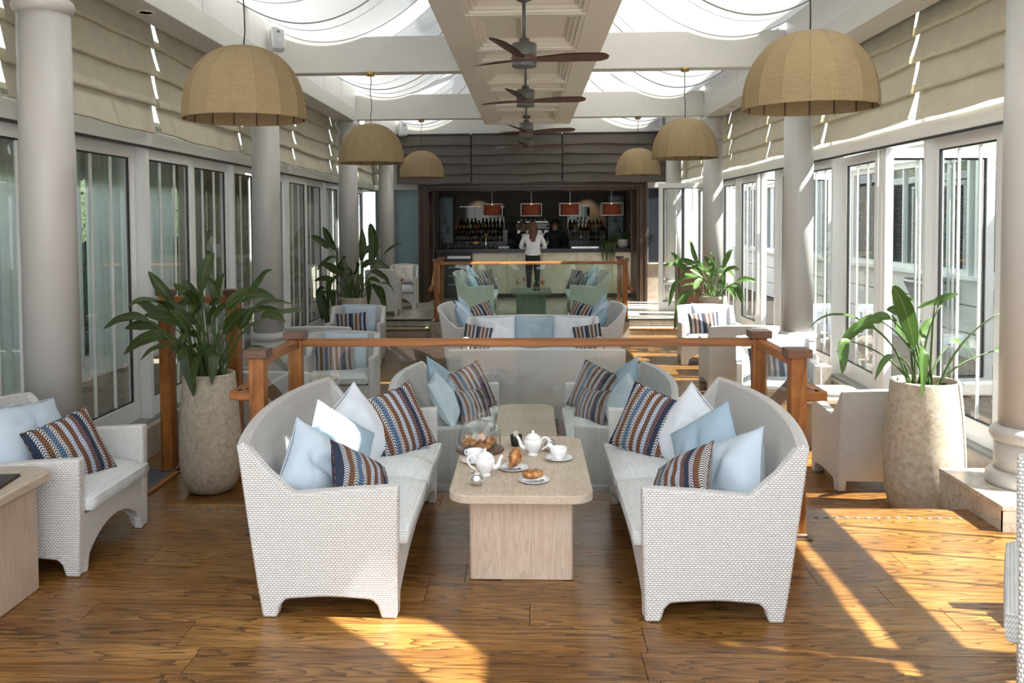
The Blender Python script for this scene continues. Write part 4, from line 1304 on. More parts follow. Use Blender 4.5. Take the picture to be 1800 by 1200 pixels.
# ================================================================ WICKER SEATING
def wicker_seat(root, Wd, back_h=.79, bulge=.10, arch=.02, ncush=2, D0=.36):
    S_ = lambda y: y - D0
    T = .068
    def arm_poly():
        p = [(.012, 0), (.082, 0), (.10, .06), (.125, .085)]
        p += [(lerp(.125, .52, i / 6), .085 + .012 * sin(pi * i / 6)) for i in range(1, 6)]
        p += [(.52, .085), (.545, .06), (.562, 0), (.628, 0)]
        for t in (.2, .4, .6, .8, 1): p.append((.628 + .107 * t ** .9, back_h * t))
        p += [(.715, back_h + .006), (.685, back_h - .004), (.60, back_h * .60 + .205), (.53, back_h * .30 + .378), (.482, .573), (.465, .572), (.40, .578), (.25, .592), (.0, .607), (.0, .56), (.004, .3)]
        return [(S_(a), b) for a, b in p]
    # tidy the wing line for the given back height
    for sx in (-1, 1):
        a, b = sorted((sx * Wd / 2, sx * (Wd / 2 - T)))
        p = arm_poly()
        mb = MB(); mb.prism(p, a, b, 'x')
        mb.build('arm', 'wicker', root, bevel=.012)
    yb = lambda v: .628 + .107 * v ** .9
    def outer(u, v):
        s = u * 2 - 1
        return (s * (Wd / 2 - .003), S_(yb(v) + bulge * (1 - s * s) * (.25 + .75 * v)) - .002, .085 + (back_h - .085 + arch * (1 - s * s)) * v)
    def inner(u, v):
        s = u * 2 - 1
        x, y, z = outer(u, v)
        return (s * (Wd / 2 - .02), y - .052 - .01 * (1 - v), z)
    nu, nv = 20, 8
    mb = MB()
    def uvscale(fn): return fn
    us = Wd * 1.05; vs_ = back_h
    def addg(fn, flip):
        vs = [fn(i / nu, j / nv) for j in range(nv + 1) for i in range(nu + 1)]
        fs = []; uv = []
        for j in range(nv):
            for i in range(nu):
                a = j * (nu + 1) + i
                q = (a, a + 1, a + nu + 2, a + nu + 1); c = [(i / nu * us, j / nv * vs_), ((i + 1) / nu * us, j / nv * vs_), ((i + 1) / nu * us, (j + 1) / nv * vs_), (i / nu * us, (j + 1) / nv * vs_)]
                if flip: q = q[::-1]; c = c[::-1]
                fs.append(q); uv.append(c)
        mb._add(vs, fs, uv, True)
    addg(outer, True); addg(inner, False)
    # rounded rim along the top and the two ends
    N1 = (nu + 1) * (nv + 1)
    top = nv * (nu + 1)
    rim = []
    vs = []
    for i in range(nu + 1):
        o_ = Vector(outer(i / nu, 1)); n_ = Vector(inner(i / nu, 1)); m_ = (o_ + n_) / 2 + Vector((0, 0, .012))
        vs += [o_, m_, n_]
    mb._add(vs, [(3 * i + k, 3 * i + k + 1, 3 * i + k + 4, 3 * i + k + 3) for i in range(nu) for k in (0, 1)], [[(i / nu * us, k * .03), (i / nu * us, (k + 1) * .03), ((i + 1) / nu * us, (k + 1) * .03), ((i + 1) / nu * us, k * .03)] for i in range(nu) for k in (0, 1)], True)
    for u in (0, 1):
        o_, n_ = Vector(outer(u, 1)), Vector(inner(u, 1))
        mb._add([o_, (o_ + n_) / 2 + Vector((0, 0, .012)), n_], [(0, 1, 2)])
        vs = []
        for j in range(nv + 1): vs += [outer(u, j / nv), inner(u, j / nv)]
        mb._add(vs, [(2 * j, 2 * j + 1, 2 * j + 3, 2 * j + 2) for j in range(nv)], [[(0, j * .09), (.05, j * .09), (.05, j * .09 + .09), (0, j * .09 + .09)] for j in range(nv)], True)
    mb.build('backrest', 'wicker', root)
    # front apron arching between the legs
    hw = Wd / 2 - T + .004
    p = [(-hw, .0), (-hw + .03, .0)]
    a = hw - .05
    for i in range(17):
        x = -a + 2 * a * i / 16
        p.append((x, .085 + .11 * (1 - (abs(x) / a) ** 2.2)))
    p += [(hw - .03, 0), (hw, 0), (hw, .30), (-hw, .30)]
    MB().prism(p, S_(.010), S_(.055), 'y').build('apron', 'wicker', root, bevel=.006)
    MB().box(-hw, hw, S_(.055), S_(.60), .255, .285).build('seat_deck', 'wicker', root)
    cw = (2 * hw - .012) / ncush
    for i in range(ncush):
        xa = -hw + .006 + cw * i
        n = 10
        def top(u, v):
            e = lambda t: (1 - abs(2 * t - 1) ** 5)
            return (lerp(xa + .002, xa + cw - .002, u), S_(lerp(-.028, .585, v)), .385 + .052 * (e(u) * e(v)) ** .55)
        mb = MB()
        mb.grid(top, n, n, uv=False)
        def bot(u, v):
            x, y, z = top(u, v); e = lambda t: (1 - abs(2 * t - 1) ** 5)
            return (x, y, .325 - .038 * (e(u) * e(v)) ** .6)
        mb.grid(bot, n, n, uv=False, flip=True)
        ring = [(k, 0) for k in range(n + 1)] + [(n, k) for k in range(1, n + 1)] + [(k, n) for k in range(n - 1, -1, -1)] + [(0, k) for k in range(n - 1, 0, -1)]
        vs = []
        for i2, j2 in ring:
            t_ = Vector(top(i2 / n, j2 / n)); b_ = Vector(bot(i2 / n, j2 / n)); m_ = (t_ + b_) / 2
            c_ = Vector(((xa + xa + cw) / 2, S_(.28), m_.z)); d_ = (m_ - c_); d_.z = 0
            m_ += d_.normalized() * .010
            vs += [t_, m_, b_]
        R_ = len(ring)
        mb._add(vs, [(3 * k + q, 3 * k + q + 1, 3 * ((k + 1) % R_) + q + 1, 3 * ((k + 1) % R_) + q) for k in range(R_) for q in (0, 1)], None, True)
        c = mb.build('seat_cushion', 'seat_cloth', root)
        for p_ in c.data.polygons: p_.use_smooth = True
        pip = [Vector(top(i2 / n, j2 / n)) + Vector((0, 0, -.004)) for i2, j2 in ring]
        MB().tube(pip + [pip[0]], .0045, 5).build('piping', 'seat_cloth', c)

sofa0 = thing('wicker_sofa', 'white woven sofa in the front pair, back to the shaded windows', 'sofa', (-.957, 4.865, 0), pi / 2, 'white woven sofas')
wicker_seat(sofa0, 1.77)
SOFAS = {
 '1R': ('white woven sofa in the front pair, back to the sunny windows', .857, 4.865, 0, -pi / 2),
 '2L': ('white woven sofa just behind the front glass, back to the shaded windows', -.645, 7.31, LOW, pi / 2),
 '2R': ('white woven sofa just behind the front glass, back to the sunny windows', .68, 7.31, LOW, -pi / 2),
 '3': ('white woven sofa turned away, its plain back seen through the front glass', .065, 9.28, LOW, pi),
 '4': ('white woven sofa facing the camera with three blue cushions in a row', .035, 11.62, LOW, 0),
 '5L': ('white woven sofa below the raised floor, back to the shaded windows', -.905, 13.5, LOW, pi / 2),
 '5R': ('white woven sofa below the raised floor, back to the sunny windows', .965, 13.5, LOW, -pi / 2),
 '6L': ('white woven sofa on the stone floor by the bar, back to the shaded windows', -1.02, 17.58, 0, pi / 2),
 '6R': ('white woven sofa on the stone floor by the bar, back to the sunny windows', 1.11, 17.58, 0, -pi / 2)}
SPOS = {'1L': (-.957, 4.865, 0, pi / 2)}
for k, (lb, x, y, z, rz) in SOFAS.items():
    dup(sofa0, lb, (x, y, z), rz); SPOS[k] = (x, y, z, rz)

chair0 = thing('wicker_armchair', 'white woven armchair beside the round column in the shaded corner, holding two cushions', 'armchair', (-2.65, 4.83, 0), pi / 2, 'white woven armchairs')
wicker_seat(chair0, .83, .785, .06, .02, 1)
CH = {
 'C': ('white woven armchair seen from behind between the leafy planter and the railing post', -2.3, 7.95, LOW, pi),
 'B': ('white woven armchair facing the camera behind the wooden table on the shaded side', -2.13, 9.98, LOW, radians(4)),
 'D': ('white woven armchair turned away in the second set on the shaded side', -2.6, 11.24, LOW, pi),
 'A': ('white woven armchair facing the camera before the steps on the shaded side', -2.6, 13.3, LOW, radians(3)),
 'Cr': ('white woven armchair seen from behind between the railing and the sunny-side planter', 2.745, 7.14, LOW, pi),
 'Br': ('white woven armchair facing the camera behind the pale table on the sunny side', 2.60, 9.55, LOW, radians(-12)),
 'Dr': ('white woven armchair turned away in the second set on the sunny side', 2.58, 11.24, LOW, pi),
 'Ar': ('white woven armchair facing the camera before the steps on the sunny side', 2.60, 13.2, LOW, radians(-4)),
 'N': ('tall white woven chair cut off by the picture edge in the sunny corner', 1.975, 2.93, 0, radians(-117.5)),
 'M': ('unseen white woven armchair added by the sunny doors to cast the curved floor shadow', 2.74, 3.72, 0, -pi / 2)}  # last one is out of view, stands in for whatever shades the sunlit floor
CPOS = {'L': (-2.65, 4.83, 0, pi / 2)}
for k, (lb, x, y, z, rz) in CH.items():
    c = dup(chair0, lb, (x, y, z), rz); CPOS[k] = (x, y, z, rz)
    if k == 'N': c.scale = (1, 1.0, 1.5)
for k, lb, x, y, rz in (('P', 'narrow white woven chair turned away on the stone floor by the bar', -2.82, 17.2, pi), ('Q', 'narrow white woven chair holding a cream cushion beside the pale blue glass', -2.64, 18.62, 0)):
    c = dup(chair0, lb, (x, y, 0), rz); c.scale = (.72, .85, 1.12); CPOS[k] = (x, y, 0, rz)

# ================================================================ TABLES
def rrect(w, l, r, n=6):
    p = []
    for cx, cy, a0 in ((w / 2 - r, l / 2 - r, 0), (-w / 2 + r, l / 2 - r, 90), (-w / 2 + r, -l / 2 + r, 180), (w / 2 - r, -l / 2 + r, 270)):
        for i in range(n + 1):
            a = radians(a0 + 90 * i / n); p.append((cx + r * cos(a), cy + r * sin(a)))
    return p
def table(label, x, y, z, w, l, h, bw, bl, rz=0, mt='washed_oak', mb_='washed_oak_v', r=.11, group='pedestal tables'):
    t = thing('pedestal_table', label, 'table', (x, y, z), rz, group)
    MB().prism(rrect(w, l, r, 8), h - .042, h, 'z').build('tabletop', mt, t, bevel=.004, angle=30)
    MB().prism(rrect(bw, bl, .02, 3), .004, h - .042, 'z').build('pedestal', mb_, t, angle=30)
    MB().prism(rrect(bw - .02, bl - .02, .02, 2), 0, .004, 'z').build('plinth', 'gasket', t)
    return t
table('washed oak table laid for breakfast between the two front sofas', -.048, 4.875, 0, .706, 1.21, .48, .52, .87)
table('low washed oak table behind the glass between the second pair of sofas', -.035, 7.2, LOW, .47, 1.2, .48, .36, .85)
table('washed oak table with rounded corner at the shaded picture edge', -2.87, 3.85, 0, .98, 1.08, .575, .88, .87, mt='washed_oak', r=.12)
table('washed oak table between two armchairs on the shaded side', -2.42, 8.92, LOW, .86, .72, .48, .5, .4)
table('dark topped table between two armchairs by the steps, shaded side', -2.5, 12.25, LOW, .62, .55, .50, .42, .34, mt='walnut_board')
table('pale oak table in sunlight between two armchairs, sunny side', 2.74, 8.38, LOW, .66, .72, .48, .4, .45)
table('small oak table carrying a dark tray by the steps, sunny side', 2.66, 12.2, LOW, .6, .55, .48, .42, .34)
table('greyed oak table with cocktails on the stone floor by the bar', .03, 17.15, 0, .77, 1.2, .48, .56, .87, mt='grey_oak', mb_='grey_oak')
table('narrow table between the two woven chairs by the pale blue glass', -2.72, 17.85, 0, .42, .4, .62, .3, .36)
tr = thing('tray', 'flat dark tray on the small oak table by the steps', 'tray', (2.62, 12.2, LOW + .48))
MB().prism(rrect(.34, .26, .03), 0, .012, 'z').build('base', 'menu_leather', tr)
MB().prism(rrect(.36, .28, .03), .012, .022, 'z').build('rim', 'menu_leather', tr)
tr = thing('tray', 'dark tray on the narrow table by the pale blue glass', 'tray', (-2.72, 17.85, .62))
MB().prism(rrect(.36, .30, .03), 0, .02, 'z').build('base', 'black', tr)
MB().prism(rrect(.38, .32, .03), .02, .03, 'z').build('rim', 'black', tr)

# ================================================================ CUSHIONS
def pillow_mesh(w, h, t, mat, seed):
    r = random.Random(seed)
    p = [r.uniform(0, 6) for _ in range(6)]
    mb = MB()
    n = 22
    knit = mat.startswith('knit')
    def side(sg):
        def fn(u, v):
            a, b = u * 2 - 1, v * 2 - 1
            x = a * (1 - .05 * (1 - b * b)); z = b * (1 - .05 * (1 - a * a))
            th = ((1 - abs(a) ** 2.4) * (1 - abs(b) ** 2.4)) ** .5
            wr = .08 * sin(a * 4 + p[0] + b * 2) * sin(b * 3 + p[1]) + .05 * sin(a * 9 + p[2]) * sin(b * 7 + p[3])
            c0 = .25 * sin(p[4])
            cr = .30 * math.exp(-((a - c0 - .25 * (b - .2)) ** 2 * 55 + (b - .25) ** 2 * 6)) + .14 * math.exp(-((a + c0 + .5 * b) ** 2 * 70 + (b + .2) ** 2 * 5)) + .12 * math.exp(-((b - .55 + .5 * abs(a)) ** 2 * 90 + a * a * 2))
            if knit: cr *= .25
            sg2 = 1 - .22 * max(0, b) ** 1.5
            return (x * w / 2, sg * t / 2 * th * (1.05 + wr - cr) * sg2, z * h / 2 - (.03 * h * (1 - a * a) if b > .99 and not knit else 0))
        return fn
    mb.grid(side(-1), n, n)
    mb.grid(side(1), n, n, flip=True)
    return mb
pn = 0
def pillow(label, loc, nrm, roll, w, h, t, mat, group):
    global pn
    pn += 1
    root = pillow_mesh(w, h, t, mat, pn).build('cushion', mat)
    tag(root, label, 'cushion', group)
    y_ = -Vector(nrm).normalized()
    up = Vector((0, 0, 1)); x_ = y_.cross(up).normalized(); z_ = x_.cross(y_)
    m = Matrix((x_, y_, z_)).transposed() @ Matrix.Rotation(radians(roll), 3, 'Y')
    root.matrix_world = Matrix.Translation(loc) @ m.to_4x4()
    n = 14
    e = []
    for k in range(n + 1): e.append((k / n * 2 - 1, -1))
    for k in range(1, n + 1): e.append((1, k / n * 2 - 1))
    for k in range(1, n + 1): e.append((1 - k / n * 2, 1))
    for k in range(1, n + 1): e.append((-1, 1 - k / n * 2))
    pts = [(a * (1 - .05 * (1 - b * b)) * w / 2, 0, b * (1 - .05 * (1 - a * a)) * h / 2) for a, b in e]
    MB().tube(pts, .0035, 4).build('seam', mat, root)
    return root
def in_seat(pos, items, group):
    """items: (label, lx, ly, lz, yaw, lean, roll, w, h, t, mat) in the seat's own frame; yaw turns the face from straight ahead"""
    x, y, z, rz = pos
    for lb, lx, ly, lz, yw, ln, rl_, w, h, t, mat in items:
        p = Vector((x + lx * cos(rz) - ly * sin(rz), y + lx * sin(rz) + ly * cos(rz), z + lz))
        a = rz + radians(yw)
        n = Vector((sin(a) * cos(radians(ln)), -cos(a) * cos(radians(ln)), sin(radians(ln))))
        pillow(lb, p, n, rl_, w, h, t, mat, group)
LT, MD, PL, KN, KM = 'pillow_light', 'pillow_mid', 'pillow_pale', 'knit', 'knit_muted'
w1 = 'front sofa against the shaded side'
w2 = 'front sofa against the sunny side'
# front pair (lx grows towards the far end on the shaded sofa, towards the camera on the sunny one)
for s_, key, w_ in ((1, '1L', w1), (-1, '1R', w2)):
    in_seat(SPOS[key], [
     ('pale blue cushion deepest on the ' + w_ + ', a corner up', s_ * .24, .05, .575, -38 * s_, 20, -30 * s_, .44, .44, .18, PL),
     ('mid blue cushion in the middle of the ' + w_, s_ * -.08, .08, .565, -34 * s_, 24, 38 * s_, .42, .42, .18, MD),
     ('pale blue cushion at the near end of the ' + w_, s_ * -.45, .11, .54 if s_ > 0 else .53, -22 * s_, 30, (-38 if s_ > 0 else -32), .45, .43, .22, LT),
     ('large chevron striped cushion at the far end of the ' + w_, s_ * .44, -.16, .595, -50 * s_, 22, -13 * s_, .405, .405, .13, KN),
     ('smaller chevron striped cushion by the near arm of the ' + w_, s_ * -.55, -.13, .545, -16 * s_, 42, 46 * s_, .36, .34, .15, KN)], 'cushions on the front sofas')
for key, s, w_ in (('2L', 1, 'second sofa against the shaded side'), ('2R', -1, 'second sofa against the sunny side')):
    in_seat(SPOS[key], [
     ('mid blue cushion in the far corner of the ' + w_, s * .32, .10, .65, -14 * s, 22, 30 * s, .46, .46, .16, MD),
     ('pale blue cushion in the middle of the ' + w_, s * -.02, .06, .62, -4 * s, 28, -6 * s, .44, .42, .16, LT),
     ('large chevron striped cushion by the far arm of the ' + w_, s * .50, -.13, .60, -48 * s, 20, -14 * s, .43, .43, .13, KN),
     ('smaller chevron striped cushion low on the ' + w_, s * .20, -.16, .52, -40 * s, 26, 4 * s, .36, .30, .13, KN)], 'cushions on the second sofas')
in_seat(SPOS['4'], [
 ('pale blue cushion, first of three on the sofa facing the camera', -.48, .13, .62, 0, 18, -2, .52, .44, .16, PL),
 ('mid blue cushion, middle of three on the sofa facing the camera', .03, .13, .62, 0, 18, 1, .52, .44, .16, MD),
 ('pale blue cushion, last of three on the sofa facing the camera', .52, .13, .62, 0, 18, 3, .52, .44, .16, PL),
 ('muted striped cushion by the shaded-side arm of the sofa facing the camera', -.72, -.02, .56, 8, 20, 12, .36, .34, .12, KM),
 ('muted striped cushion by the sunny-side arm of the sofa facing the camera', .72, -.02, .565, -8, 20, -10, .36, .34, .12, KM)], 'cushions on the sofa facing the camera')
for key, s, w_ in (('5L', 1, 'third sofa against the shaded side'), ('5R', -1, 'third sofa against the sunny side')):
    in_seat(SPOS[key], [
     ('mid blue cushion farthest along the ' + w_, s * .34, .08, .66, -10 * s, 22, 34 * s, .44, .44, .16, MD),
     ('pale blue cushion in the middle of the ' + w_, s * .02, .08, .64, -6 * s, 24, 20 * s, .44, .44, .16, LT),
     ('mid blue cushion nearest on the ' + w_, s * -.30, .07, .62, 0, 28, 10 * s, .44, .42, .16, MD),
     ('muted striped cushion by the far arm of the ' + w_, s * .50, -.18, .60, -52 * s, 18, -12 * s, .42, .40, .13, KM)], 'cushions on the third sofas')
for key, s, w_ in (('6L', 1, 'bar sofa against the shaded side'), ('6R', -1, 'bar sofa against the sunny side')):
    in_seat(SPOS[key], [
     ('pale blue cushion farthest along the ' + w_, s * .26, .09, .66, -12 * s, 22, 30 * s, .46, .46, .16, LT),
     ('mid blue cushion in the middle of the ' + w_, s * -.06, .09, .64, -6 * s, 24, 34 * s, .44, .44, .16, MD),
     ('pale blue cushion nearest on the ' + w_, s * -.40, .07, .60, 4 * s, 30, 4 * s, .44, .42, .17, LT),
     ('larger muted striped cushion on the ' + w_, s * .46, -.15, .60, -52 * s, 18, -8 * s, .44, .42, .13, KM),
     ('smaller muted striped cushion on the ' + w_, s * .02, -.12, .55, -40 * s, 24, 6 * s, .38, .32, .13, KM)], 'cushions on the bar sofas')
for key, w_, kn in (('B', 'armchair behind the wooden table, shaded side', KN), ('A', 'armchair before the steps, shaded side', KM), ('Br', 'armchair behind the pale table, sunny side', KN), ('Ar', 'armchair before the steps, sunny side', KM)):
    in_seat(CPOS[key], [
     ('light blue cushion on the ' + w_, .03, .14, .62, 0, 16, 2, .52, .44, .15, LT),
     ('striped cushion before the light blue one on the ' + w_, -.06, -.04, .56, 4, 20, -3, .44, .34, .13, kn)], 'cushions on the side armchairs')
in_seat(CPOS['L'], [
 ('pale blue cushion on the foremost armchair beside the round column', -.02, .12, .60, -10, 26, 6, .58, .46, .18, LT),
 ('chevron striped cushion on the foremost armchair beside the round column', -.06, -.13, .56, -34, 26, -12, .40, .38, .14, KN)], 'cushions on the foremost armchair')
in_seat(CPOS['Q'], [('cream cushion on the narrow woven chair by the pale blue glass', 0, .10, .72, 0, 12, 0, .42, .38, .13, 'pillow_cream')], 'cushions by the bar')

# ================================================================ PLANTERS
def planter(label, x, y, z, rr_, rb, h, group='tall stone planters'):
    t = thing('stone_planter', label, 'planter', (x, y, z), 0, group)
    pr = [(rb * .60, 0), (rb * .74, .015), (rb * .86, .07), (rb * .96, .16), (rb, .28 * h / .92 + .03), (lerp(rb, rr_, .12), h * .5), (lerp(rb, rr_, .45), h * .75), (rr_ * 1.0, h - .012), (rr_ * .985, h), (rr_ * .90, h), (rr_ * .885, h - .02), (rr_ * .90, h - .12)]
    MB().lathe(pr, 48).build('pot', 'planter_stone', t)
    sb = MB().lathe([(0, h - .045), (rr_ * .5, h - .04), (rr_ * .905, h - .055)], 24, caps=False)
    r = random.Random(int(x * 10))
    for q in range(60):
        a, d = r.uniform(0, 6.28), rr_ * .85 * sqrt(r.random())
        s_ = r.uniform(.008, .02)
        sb.sphere((d * cos(a), d * sin(a), h - .042), s_, s_, s_ * .6, 6, 4)
    sb.build('soil', 'soil', t)
    return t
def leaf(base, start, tip, w, nrm, mat, root, droop=.06, fold=.25, pr=.006):
    base, start, tip = Vector(base), Vector(start), Vector(tip)
    mb = MB()
    # petiole
    d = start - base
    ctrl = base + Vector((d.x * .25, d.y * .25, d.z * .72))
    pts = []
    for i in range(9):
        t = i / 8
        pts.append((1 - t) ** 2 * base + 2 * t * (1 - t) * ctrl + t * t * start)
    mb.cur = 1
    mb.tube(pts, [lerp(pr * 1.6, pr * .7, i / 8) for i in range(9)], 6)
    mb.cur = 0
    T0 = (start - ctrl).normalized()
    L = (tip - start).length
    c1 = start + T0 * L * .38
    c2 = tip + Vector((0, 0, droop * L * 1.2)) - (tip - start) * .30
    n = 12
    sp = []
    for i in range(n + 1):
        t = i / n
        sp.append((1 - t) ** 3 * start + 3 * t * (1 - t) ** 2 * c1 + 3 * t * t * (1 - t) * c2 + t ** 3 * tip)
    N = Vector(nrm).normalized()
    vs = []; cols = (-1, -.5, 0, .5, 1)
    for i, p in enumerate(sp):
        T = (sp[min(i + 1, n)] - sp[max(i - 1, 0)]).normalized()
        a = T.cross(N)
        if a.length < .05: a = T.cross(Vector((1, 0, 0)))
        a.normalize(); b = a.cross(T).normalized()
        t = i / n
        wd = w * (sin(pi * min(1, t * .93 + .05)) ** .75) * (1 - .35 * t) if i < n else .002
        if i == 0: wd = pr
        for c in cols:
            wv = .05 * w * sin(t * 16 + c * 3) * abs(c)
            vs.append(p + a * (c * wd) + b * (abs(c) * wd * fold + wv))
    fs = []; uv = []
    for i in range(n):
        for j in range(4):
            q = i * 5 + j
            fs.append((q, q + 1, q + 6, q + 5)); uv.append([(j / 4, i / n), ((j + 1) / 4, i / n), ((j + 1) / 4, (i + 1) / n), (j / 4, (i + 1) / n)])
    mb._add(vs, fs, uv, True)
    return mb.build('leaf', [mat, 'stem_green'], root)
def plant(label, x, y, z, hr, leaves, mat, seed, extra=0, wk=.125):
    t = thing('leafy_plant', label, 'plant', (x, y, z), 0, 'large leafy plants')
    r = random.Random(seed)
    for i, (s, e) in enumerate(leaves):
        a, d = r.uniform(0, 6.28), r.uniform(.02, .11)
        b = (d * cos(a) + s[0] * .12, d * sin(a) + s[1] * .12, hr - .05)
        L = (Vector(e) - Vector(s)).length
        N = (r.uniform(-.5, .5), r.uniform(-1.1, -.3), r.uniform(.2, .9))
        leaf(b, s, e, max(.04, L * wk * r.uniform(.85, 1.2) + .012), N, mat, t, r.uniform(.0, .25), r.uniform(.12, .4))
    for i in range(extra):
        a = r.uniform(0, 6.28); d = r.uniform(.02, .1)
        ln = r.uniform(.35, .75); el = r.uniform(.15, 1.35)
        dr = Vector((cos(a) * cos(el), sin(a) * cos(el), sin(el)))
        s = Vector((d * cos(a), d * sin(a), hr)) + Vector((dr.x * ln * .55, dr.y * ln * .55, abs(dr.z) * ln * .8 + .12))
        L = r.uniform(.22, .42)
        e = s + Vector((cos(a) * cos(el - .7), sin(a) * cos(el - .7), sin(el - .7))) * L
        leaf((d * cos(a), d * sin(a), hr - .05), s, e, L * wk * r.uniform(.8, 1.1), (r.uniform(-.4, .4), r.uniform(-.8, 0), .8), mat, t, r.uniform(.0, .3), r.uniform(.12, .4))
    return t
PL1 = (-2.49, 6.84, LOW)
planter('tall mottled stone planter beside the railing on the shaded side', *PL1, .197, .236, .922)
LV1 = [
((-0.224,-0.101,1.476),(-0.392,-0.168,1.720)), ((-0.046,0.017,1.553),(0.046,0.028,1.852)), ((0.323,-0.050,1.522),(0.534,-0.083,1.719)), ((0.135,0.040,1.404),(0.509,0.067,1.489)),
((0.476,0.048,1.358),(0.741,0.080,1.394)), ((0.466,-0.167,1.373),(0.682,-0.278,1.342)), ((-0.384,-0.187,1.343),(-0.679,-0.312,1.298)), ((-0.403,0.130,1.316),(-0.676,0.216,1.444)),
((-0.347,-0.092,1.275),(-0.589,-0.154,1.283)), ((-0.247,-0.102,1.202),(-0.595,-0.170,1.086)), ((-0.020,0.190,1.458),(0.023,0.317,1.676)), ((0.239,-0.011,1.264),(0.369,-0.019,1.427)),
((-0.058,-0.19,1.104),(-0.03,-0.255,0.781)), ((-0.124,-0.12,1.182),(-0.10,-0.235,0.936)), ((0.041,-0.12,1.125),(0.072,-0.21,0.965)), ((-0.036,-0.134,1.453),(-0.179,-0.224,1.632)),
((0.047,0.052,1.444),(-0.011,0.086,1.654)), ((-0.149,0.141,1.418),(-0.419,0.236,1.318)), ((0.092,-0.15,1.087),(0.10,-0.225,0.866)), ((-0.160,0.093,1.333),(-0.262,0.154,1.100)),
((0.035,0.066,1.335),(0.135,0.110,1.442)), ((-0.034,-0.167,1.361),(0.065,-0.279,1.584)), ((-.10,-.1,1.30),(-.30,-.22,1.47)), ((.06,-.12,1.30),(.20,-.28,1.52)), ((-.12,-.05,1.26),(-.44,-.12,1.38)), ((.12,-.02,1.22),(.35,-.10,1.40)), ((-.02,-.14,1.20),(-.18,-.30,1.12)), ((-.05,-.1,1.4),(-.13,-.16,1.66))]
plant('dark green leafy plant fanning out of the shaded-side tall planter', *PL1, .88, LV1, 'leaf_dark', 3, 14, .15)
PL2 = (2.757, 6.36, LOW)
planter('tall sand-coloured stone planter beside the marble plinth on the sunny side', *PL2, .226, .267, .95)
LV2 = [
((-0.080,0.0,1.177),(-0.261,-0.06,1.608)), ((-0.335,0.035,1.310),(-0.588,0.058,1.135)), ((-0.542,-0.076,1.234),(-0.615,-0.127,1.014)), ((-0.023,-0.180,1.478),(0.081,-0.300,1.576)),
((0.159,0.140,1.459),(0.033,0.234,1.426)), ((-0.091,-0.20,1.185),(-0.137,-0.27,0.888)), ((-0.082,0.084,1.421),(-0.167,0.140,1.516)), ((-0.096,0.145,1.427),(0.015,0.242,1.486)),
((-0.208,0.082,1.369),(-0.356,0.137,1.319)), ((-0.089,0.162,1.380),(-0.166,0.270,1.414)), ((0.503,-0.040,1.431),(0.680,-0.067,1.398)), ((0.526,0.116,1.138),(0.764,0.193,1.033)),
((-0.310,-0.021,1.361),(-0.516,-0.035,1.288)), ((0.043,0.167,1.200),(0.162,0.279,1.351)), ((-.05,.1,1.25),(-.12,.16,1.48)), ((-.12,.05,1.22),(-.20,.1,1.40))]
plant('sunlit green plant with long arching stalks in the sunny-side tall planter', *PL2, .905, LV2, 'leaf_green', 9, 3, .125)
# the two farther plants by the steps
PB1 = (-2.86, 14.5, LOW); PB2 = (2.95, 14.5, LOW)
planter('stone planter before the shaded-side steps', *PB1, .205, .245, .86)
planter('stone planter before the sunny-side steps', *PB2, .205, .245, .86)
r = random.Random(21)
def fan(n, seed, hz, tall=0):
    r = random.Random(seed); o = []
    for i in range(n):
        a = r.uniform(0, 6.28); el = r.uniform(.25, 1.3)
        ln = r.uniform(.45, .95) * hz
        s = (cos(a) * cos(el) * ln * .75, sin(a) * cos(el) * ln * .75, .86 + sin(el) * ln)
        L = r.uniform(.28, .45)
        e2 = el - r.uniform(.5, 1.7)
        e = (s[0] + cos(a) * cos(e2) * L, s[1] + sin(a) * cos(e2) * L, s[2] + sin(e2) * L)
        o.append((s, e))
    return o
up1 = [((.13, -.05, 1.45), (.16, -.05, 1.98)), ((.24, .05, 1.40), (.28, .05, 2.06)), ((.5, 0, 1.55), (.82, 0, 1.70)), ((-.28, 0, 1.62), (-.50, 0, 2.0)), ((-.4, 0, 1.65), (-.75, .0, 1.82)), ((-.5, .1, 1.0), (-.55, .1, .45)), ((-.42, -.1, .95), (-.38, -.15, .35)), ((-.15, -.2, 1.2), (-.4, -.25, .9)), ((.2, -.1, 1.1), (.26, -.12, .7))]
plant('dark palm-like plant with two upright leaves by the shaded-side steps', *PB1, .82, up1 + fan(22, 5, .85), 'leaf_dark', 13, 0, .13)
up2 = [((-.25, 0, 1.35), (-.42, -.1, 1.75)), ((-.45, -.1, 1.25), (-.72, -.2, 1.55)), ((-.5, -.1, 1.1), (-.75, -.2, .7)), ((-.35, -.2, .95), (-.68, -.3, .35)), ((-.4, .1, 1.3), (-.8, .1, 1.35)), ((.15, 0, 1.3), (.3, .0, 1.6)), ((-.05, -.1, 1.25), (-.2, -.2, 1.5))]
plant('sunlit leafy plant spilling over its planter by the sunny-side steps', *PB2, .82, up2 + fan(22, 8, .62), 'leaf_green', 17, 0, .13)

